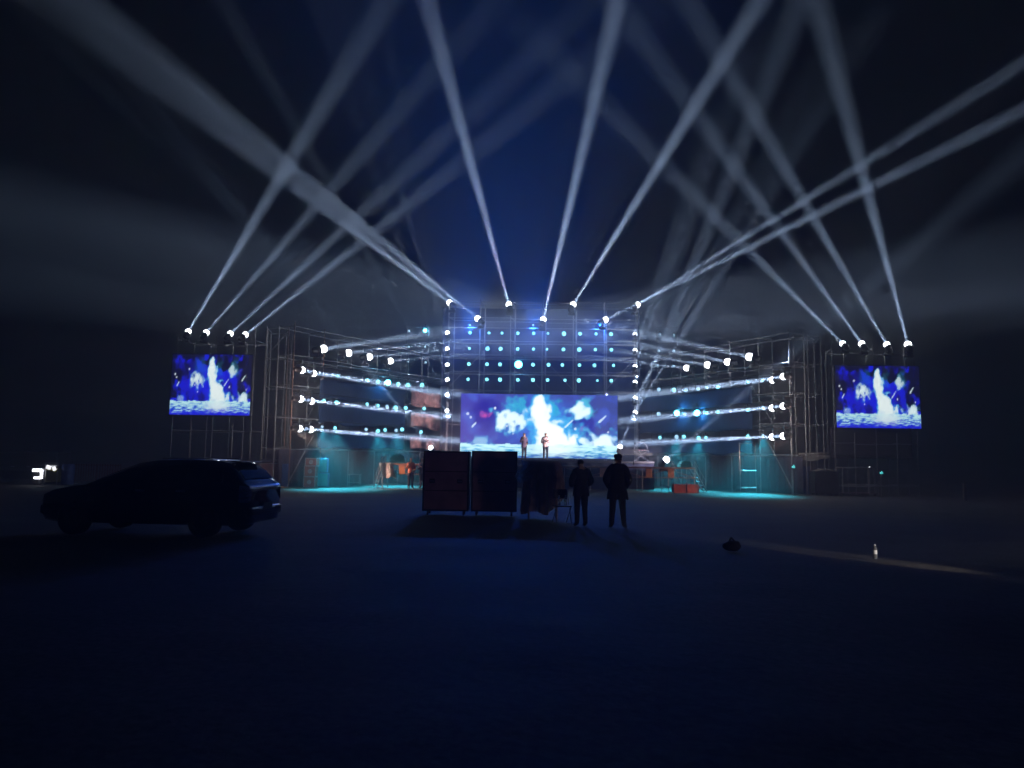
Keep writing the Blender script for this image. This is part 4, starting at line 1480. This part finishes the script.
# ------------------------------------------------------------------ parked cars
def car(label, loc, rz, L, Wd, H, van=False, scale_roof=1.0):
    """local +X is the front"""
    t_ = thing('parked_car' if not van else 'parked_van', label, 'car' if not van else 'van', loc, rz)
    hw = Wd / 2
    if not van:
        st = [(-.500, .55, .95, .95, .80), (-.494, .30, 1.03, 1.06, .90), (-.470, .26, 1.06, 1.14, .95), (-.430, .25, 1.07, 1.36, .97), (-.385, .25, 1.07, H - .075, .985), (-.34, .25, 1.06, H - .03, .99),
              (-.26, .25, 1.05, H - .005, 1), (-.15, .25, 1.04, H, 1), (-.05, .25, 1.03, H - .02, 1), (.03, .25, 1.02, H - .075, 1), (.11, .25, 1.02, H - .22, 1), (.19, .25, 1.01, 1.22, 1),
              (.265, .25, 1.0, 1.05, .99), (.33, .25, .97, 1.01, .98), (.42, .26, .90, .93, .95), (.475, .30, .80, .83, .88), (.5, .40, .66, .68, .75)]
    else:
        st = [(-.5, .45, 1.0, H - .12, .93), (-.49, .3, 1.05, H - .03, .97), (-.4, .28, 1.05, H, 1), (-.1, .28, 1.05, H, 1), (.15, .28, 1.05, H - .02, 1), (.25, .28, 1.05, H - .12, 1),
              (.36, .28, 1.03, 1.25, .98), (.42, .28, 1.0, 1.05, .97), (.48, .32, .88, .9, .9), (.5, .42, .75, .77, .8)]

    def interp(x):
        for (a_, b_) in zip(st, st[1:]):
            if a_[0] <= x <= b_[0]:
                q_ = (x - a_[0]) / (b_[0] - a_[0])
                return [a_[i] + (b_[i] - a_[i]) * q_ for i in range(1, 5)]
        return list(st[-1][1:])

    def surf(x, v, o_=0.0):
        """v in 0..1 round the half section from the sill to the roof centre"""
        zb, zbelt, zr, wf = interp(x)
        ws = hw * wf
        g = min(1, max(0, (zr - zbelt) / .5))
        gw = ws * (1 - .20 * g)
        prof = [(0, zb), (ws * .88, zb), (ws * .97, zb + .10), (ws, .5 * (zb + zbelt)), (ws * .985, zbelt - .02), (ws * .965, zbelt), (gw, zr - .10 * g - .008), (gw * .86, zr - .025 * g - .003), (gw * .5, zr - .004), (0, zr)]
        f_ = v * (len(prof) - 1)
        i_ = min(int(f_), len(prof) - 2)
        q_ = f_ - i_
        y_, z_ = prof[i_][0] * (1 - q_) + prof[i_ + 1][0] * q_, prof[i_][1] * (1 - q_) + prof[i_ + 1][1] * q_
        return Vector((x * L, y_ + o_ * .9, z_ + o_ * .35))
    xs_ = []
    for a_, b_ in zip(st, st[1:]):
        for q_ in (0, .5):
            xs_.append(a_[0] + (b_[0] - a_[0]) * q_)
    xs_.append(.5)
    bm_ = bmesh.new()
    nv = 27
    rings = []
    for x in xs_:
        ring = [bm_.verts.new(surf(x, k / nv)) for k in range(nv + 1)]
        ring2 = [ring[0]] + [bm_.verts.new(Vector((v.co.x, -v.co.y, v.co.z))) for v in ring[1:-1]] + [ring[-1]]
        rings.append(ring + ring2[-2:0:-1])
    m_ = len(rings[0])
    for A_, B_ in zip(rings, rings[1:]):
        for k in range(m_):
            bm_.faces.new((A_[k], B_[k], B_[(k + 1) % m_], A_[(k + 1) % m_]))
    bm_.faces.new(rings[0])
    bm_.faces.new(rings[-1][::-1])
    bmesh.ops.recalc_face_normals(bm_, faces=bm_.faces[:])
    me_ = bpy.data.meshes.new('body')
    bm_.to_mesh(me_)
    bm_.free()
    me_.shade_smooth()
    link('body', me_, M['paint'], t_)
    # side windows
    wins = [(-.375, -.22), (-.205, -.03), (-.015, .13)] if not van else [(-.44, -.2), (-.17, .02), (.05, .28)]
    for (x0, x1) in wins:
        for s in (-1, 1):
            def fw(u, v):
                q_ = surf(x0 + (x1 - x0) * u, 5.12 / 9 + v * .82 / 9, .008)
                return Vector((q_.x, s * q_.y, q_.z))
            MB().grid(8, 4, fw).build('side_window', M['glass'], t_, True)
    # windscreen and rear window
    def glass(name, x0, x1):
        def fg(u, v):
            q_ = surf(x0 + (x1 - x0) * v, (7.1 + 1.9 * (1 - abs(2 * u - 1))) / 9)
            return Vector((q_.x + (.012 if x0 > 0 else -.012), (1 if u < .5 else -1) * q_.y, q_.z + .012))
        MB().grid(12, 6, fg).build(name, M['glass'], t_, True)
    if not van:
        glass('rear_window', -.462, -.392)
        glass('windscreen', .045, .24)
    else:
        glass('windscreen', .26, .40)
    # wheels
    for x in ((-.30, .315) if not van else (-.3, .32)):
        for s in (-1, 1):
            wl = MB().lathe([(.20, -.10), (.30, -.11), (.335, -.08), (.335, .08), (.30, .11), (.20, .10)], 24, Matrix.Translation((x * L, s * (hw - .11), .335)) @ Matrix.Rotation(PI / 2, 4, 'X')).build('wheel', M['rubber'], t_, True)
            rim = MB()
            rim.lathe([(.205, -.05), (.205, .05), (.06, .06), (0, .06)], 20, Matrix.Translation((x * L, s * (hw - .06), .335)) @ Matrix.Rotation(-s * PI / 2, 4, 'X'))
            rim.build('rim', M['plastic'], wl, True)
    # lamps, bumper, mirrors, handles
    for s in (-1, 1):
        if not van:
            tl = MB()
            def ft(u, v):
                x_ = -.499 + .045 * u
                q_ = surf(x_, (3.15 + 1.8 * v) / 9, .012)
                return Vector((q_.x - .014, s * q_.y, q_.z))
            tl.grid(8, 8, ft)
            tl.build('tail_light', M['lampglass'], t_, True)
        MB().ball((.468 * L, s * hw * .72, .70), .12, (.8, 1.2, .5)).build('headlight', M['lampglass'], t_, True)
        MB().ball((.15 * L, s * (hw + .09), 1.06), .10, (.6, 1, .7)).build('mirror', M['paint'], t_, True)
        for x in (-.19, .0):
            MB().box((x * L, s * (hw + .008), .93), (.20, .03, .035), bevel=.01).build('door_handle', M['alu'], t_)
    MB().box((-.5 * L - .0, 0, .52), (.10, Wd * .84, .20), bevel=.04).build('rear_bumper', M['paint'], t_)
    MB().box((.5 * L - .02, 0, .50), (.12, Wd * .76, .20), bevel=.04).build('front_bumper', M['plastic'], t_)
    if not van:
        MB().box((-.405 * L, 0, H - .055), (.26, Wd * .62, .03), Matrix.Rotation(RAD(-4), 3, 'Y'), bevel=.012).build('roof_spoiler', M['paint'], t_)
        for s in (-1, 1):
            rod('roof_rail', (-.30 * L, s * hw * .66, H - .005), (-.06 * L, s * hw * .68, H - .01), .014, t_)
        MB().box((-.5 * L - .055, 0, .62), (.01, .44, .14)).build('number_plate', M['plastic'], t_)
    return t_


pr = P(259, 500, 16.0)
ang = PI - RAD(5)
Lc = 4.55
ctr = Vector((pr.x, 16.0, 0)) + Vector((math.cos(ang), math.sin(ang), 0)) * (Lc / 2 - .15)
car('dark parked car in silhouette at the left, stage light glinting on its roof', (ctr.x, ctr.y, -.01), ang, Lc, 1.82, 1.60)

# ------------------------------------------------------------------ far left: van, generator, barrel, barriers
p = P(16, 486, 40)
vn = car('dark van at the far left edge with a lit white rear lamp panel', (p.x, 40.5, 0), PI, 4.4, 1.8, 1.75, van=True)
p = P(38.5, 474, 39.5)
lp = MB()
lp.box((-.02, 0, .20), (.52, .05, .16), bevel=.03).box((.22, 0, .0), (.14, .05, .50), bevel=.04).box((.02, 0, -.20), (.40, .05, .12), bevel=.03)
lp_o = lp.build('lit_sign', M['lit_big'])
lp_o.location = (p.x, 39.4, p.z)
tag(lp_o, 'glowing white hooked lamp panel near the van at the far left', 'lamp')
rodp = thing('lamp_stand', 'thin stand under the glowing white lamp panel at far left', 'stand', (p.x + .1, 39.44, 0))
rod('stand', (0, 0, 0), (0, 0, p.z - .15), .02, rodp)
p = P(53, 487, 39.6)
t = thing('generator', 'yellow portable generator with glowing pale fittings left of the blue barrel', 'generator', (p.x, 39.6, 0))
MB().box((0, 0, .50), (.62, .5, .72), bevel=.05).build('housing', M['yellow'], t)
rod('frame_bar', (-.33, -.27, 0), (-.33, -.27, 1.15), .02, t)
rod('frame_bar', (.33, -.27, 0), (.33, -.27, 1.15), .02, t)
rod('frame_bar', (-.33, -.27, 1.15), (.33, -.27, 1.15), .02, t)
MB().box((-.15, -.265, .92), (.26, .02, .20), Matrix.Rotation(.3, 3, 'Y'), bevel=.02).box((.15, -.265, .86), (.18, .02, .22), Matrix.Rotation(-.4, 3, 'Y'), bevel=.02).build('panel', M['lit_white'], t)  # plates glow to stand in for shine on the fittings
MB().ball((0, -.05, 1.0), .12, (1.5, 1, .6)).build('fuel_cap', M['white'], t, True)
p = P(67, 487, 39.8)
t = thing('plastic_barrel', 'blue plastic barrel left of the red picket barrier', 'barrel', (p.x, 39.8, 0))
MB().lathe([(0, 0), (.27, 0), (.30, .03), (.30, .30), (.31, .33), (.30, .36), (.30, .70), (.31, .73), (.30, .76), (.30, 1.0), (.27, 1.05), (0, 1.05)], 22).build('drum', M['barrel'], t, True)
MB().lathe([(.27, 1.05), (.28, 1.09), (.25, 1.10), (0, 1.10)], 22).build('lid', M['barrel'], t, True)
for k in range(2):
    p = P(84 + 24 * k, 485, 40.6)
    t = thing('picket_barrier', 'dark red picket barrier panel at the far left, %s of the pair' % ('left', 'right')[k], 'barrier', (p.x, 40.6, 0), .03 * k, 'picket barriers')
    rod('rail', (-.64, 0, .2), (.64, 0, .2), .02, t, _tube_r)
    rod('rail', (-.64, 0, 1.05), (.64, 0, 1.05), .02, t, _tube_r)
    for i in range(10):
        x = -.62 + 1.24 * i / 9
        MB().box((x, -.02, .64), (.035, .02, .95)).build('picket', M['redrail'], t)
    for sx in (-.5, .5):
        rod('foot', (sx, -.3, .03), (sx, .3, .03), .02, t)
        rod('post', (sx, .02, .03), (sx, .02, 1.05), .02, t)
p = P(22, 462, 44)
t = thing('yard_lamp', 'tiny white lamp on a post beyond the van at far left', 'lamp', (p.x, 44, 0))
rod('post', (0, 0, 0), (0, 0, p.z), .03, t)
MB().ball((0, -.03, p.z + .04), .07).build('bulb', M['lit_white'], t, True)

# ------------------------------------------------------------------ right foreground: bottle, bag, post, lamp strip on the ground
hb = P(875, 557, 13.3)
water_bottle('clear water bottle with a white label standing alone on the ground at the right', (hb.x, 13.3, 0.0), 1.12)
p = P(732, 545, 14.2)
t = thing('carrier_bag', 'small dark bag dropped on the ground right of the onlookers', 'bag', (p.x, 14.2, 0))
bgm = MB().ball((0, 0, .09), .16, (1.1, .8, .62), 20, 14)
for v in bgm.bm.verts:
    v.co += v.co.normalized() * .03 * noise.noise(v.co * 9)
    v.co.z = max(.0, v.co.z)
bgm.build('sack', M['cloth_dark'], t, True)
MB().tube((-.05, 0, .17), (-.01, .02, .25), .018).tube((-.01, .02, .25), (.06, 0, .17), .016).build('handle', M['cloth_dark'], t, True)
p = P(965, 497, 36)
t = thing('marker_post', 'short dark post standing at the far right', 'post', (p.x, 36, 0))
MB().box((0, 0, .4), (.14, .14, .8), bevel=.02).build('shaft', M['pole_dark'], t)
MB().box((0, 0, .82), (.19, .19, .05), bevel=.015).build('top', M['pole_dark'], t)

# low work lamp whose beam rakes over the ground from beyond the right edge
lp = Vector((9.6, 8.7, .8))
t = thing('ground_lamp', 'low floodlight on the ground beyond the right edge of the photo', 'lamp', (lp.x, lp.y, 0))
d = (Vector((6.35, 13.6, 0)) - lp).normalized()
MB().lathe([(0, -.16), (.07, -.15), (.10, 0), (.105, .02), (.095, .02)], 16, Matrix.Translation((0, 0, .8)) @ d.to_track_quat('Z', 'Y').to_matrix().to_4x4()).build('housing', M['black'], t, True)
MB().lathe([(.095, .0), (.05, .012), (0, .016)], 16, Matrix.Translation((0, 0, .8)) @ d.to_track_quat('Z', 'Y').to_matrix().to_4x4()).build('lens', M['lit_white'], t, True)
MB().box((0, 0, .015), (.3, .25, .03), bevel=.008).box((-.13, 0, .41), (.02, .04, .80)).box((.13, 0, .41), (.02, .04, .80)).build('stand', M['black'], t)
spot_light('light_beam', t, Vector((0, 0, .8)) + d * .06, d, 1500, 11, (1, .93, .80), 1.0, .05)

spot_light('added_fill', t, Vector((0, 0, .8)) + d * .06, Vector((-.5, 22, 1.0)) - lp, 330, 30, (1, .74, .90), 1.0, .4)  # added fill to brighten the cases, apart from the raking beam

# ------------------------------------------------------------------ render settings
vs = sc.view_settings
vs.view_transform = 'Standard'
vs.look = 'None'
vs.exposure = -.4
vs.gamma = 1
cy = sc.cycles
cy.use_denoising = True
cy.max_bounces = 4
cy.diffuse_bounces = 2
cy.glossy_bounces = 3
cy.transmission_bounces = 4
cy.volume_bounces = 0
cy.sample_clamp_indirect = 4
cy.sample_clamp_direct = 0
cy.caustics_reflective = False
cy.caustics_refractive = False
cy.use_adaptive_sampling = False
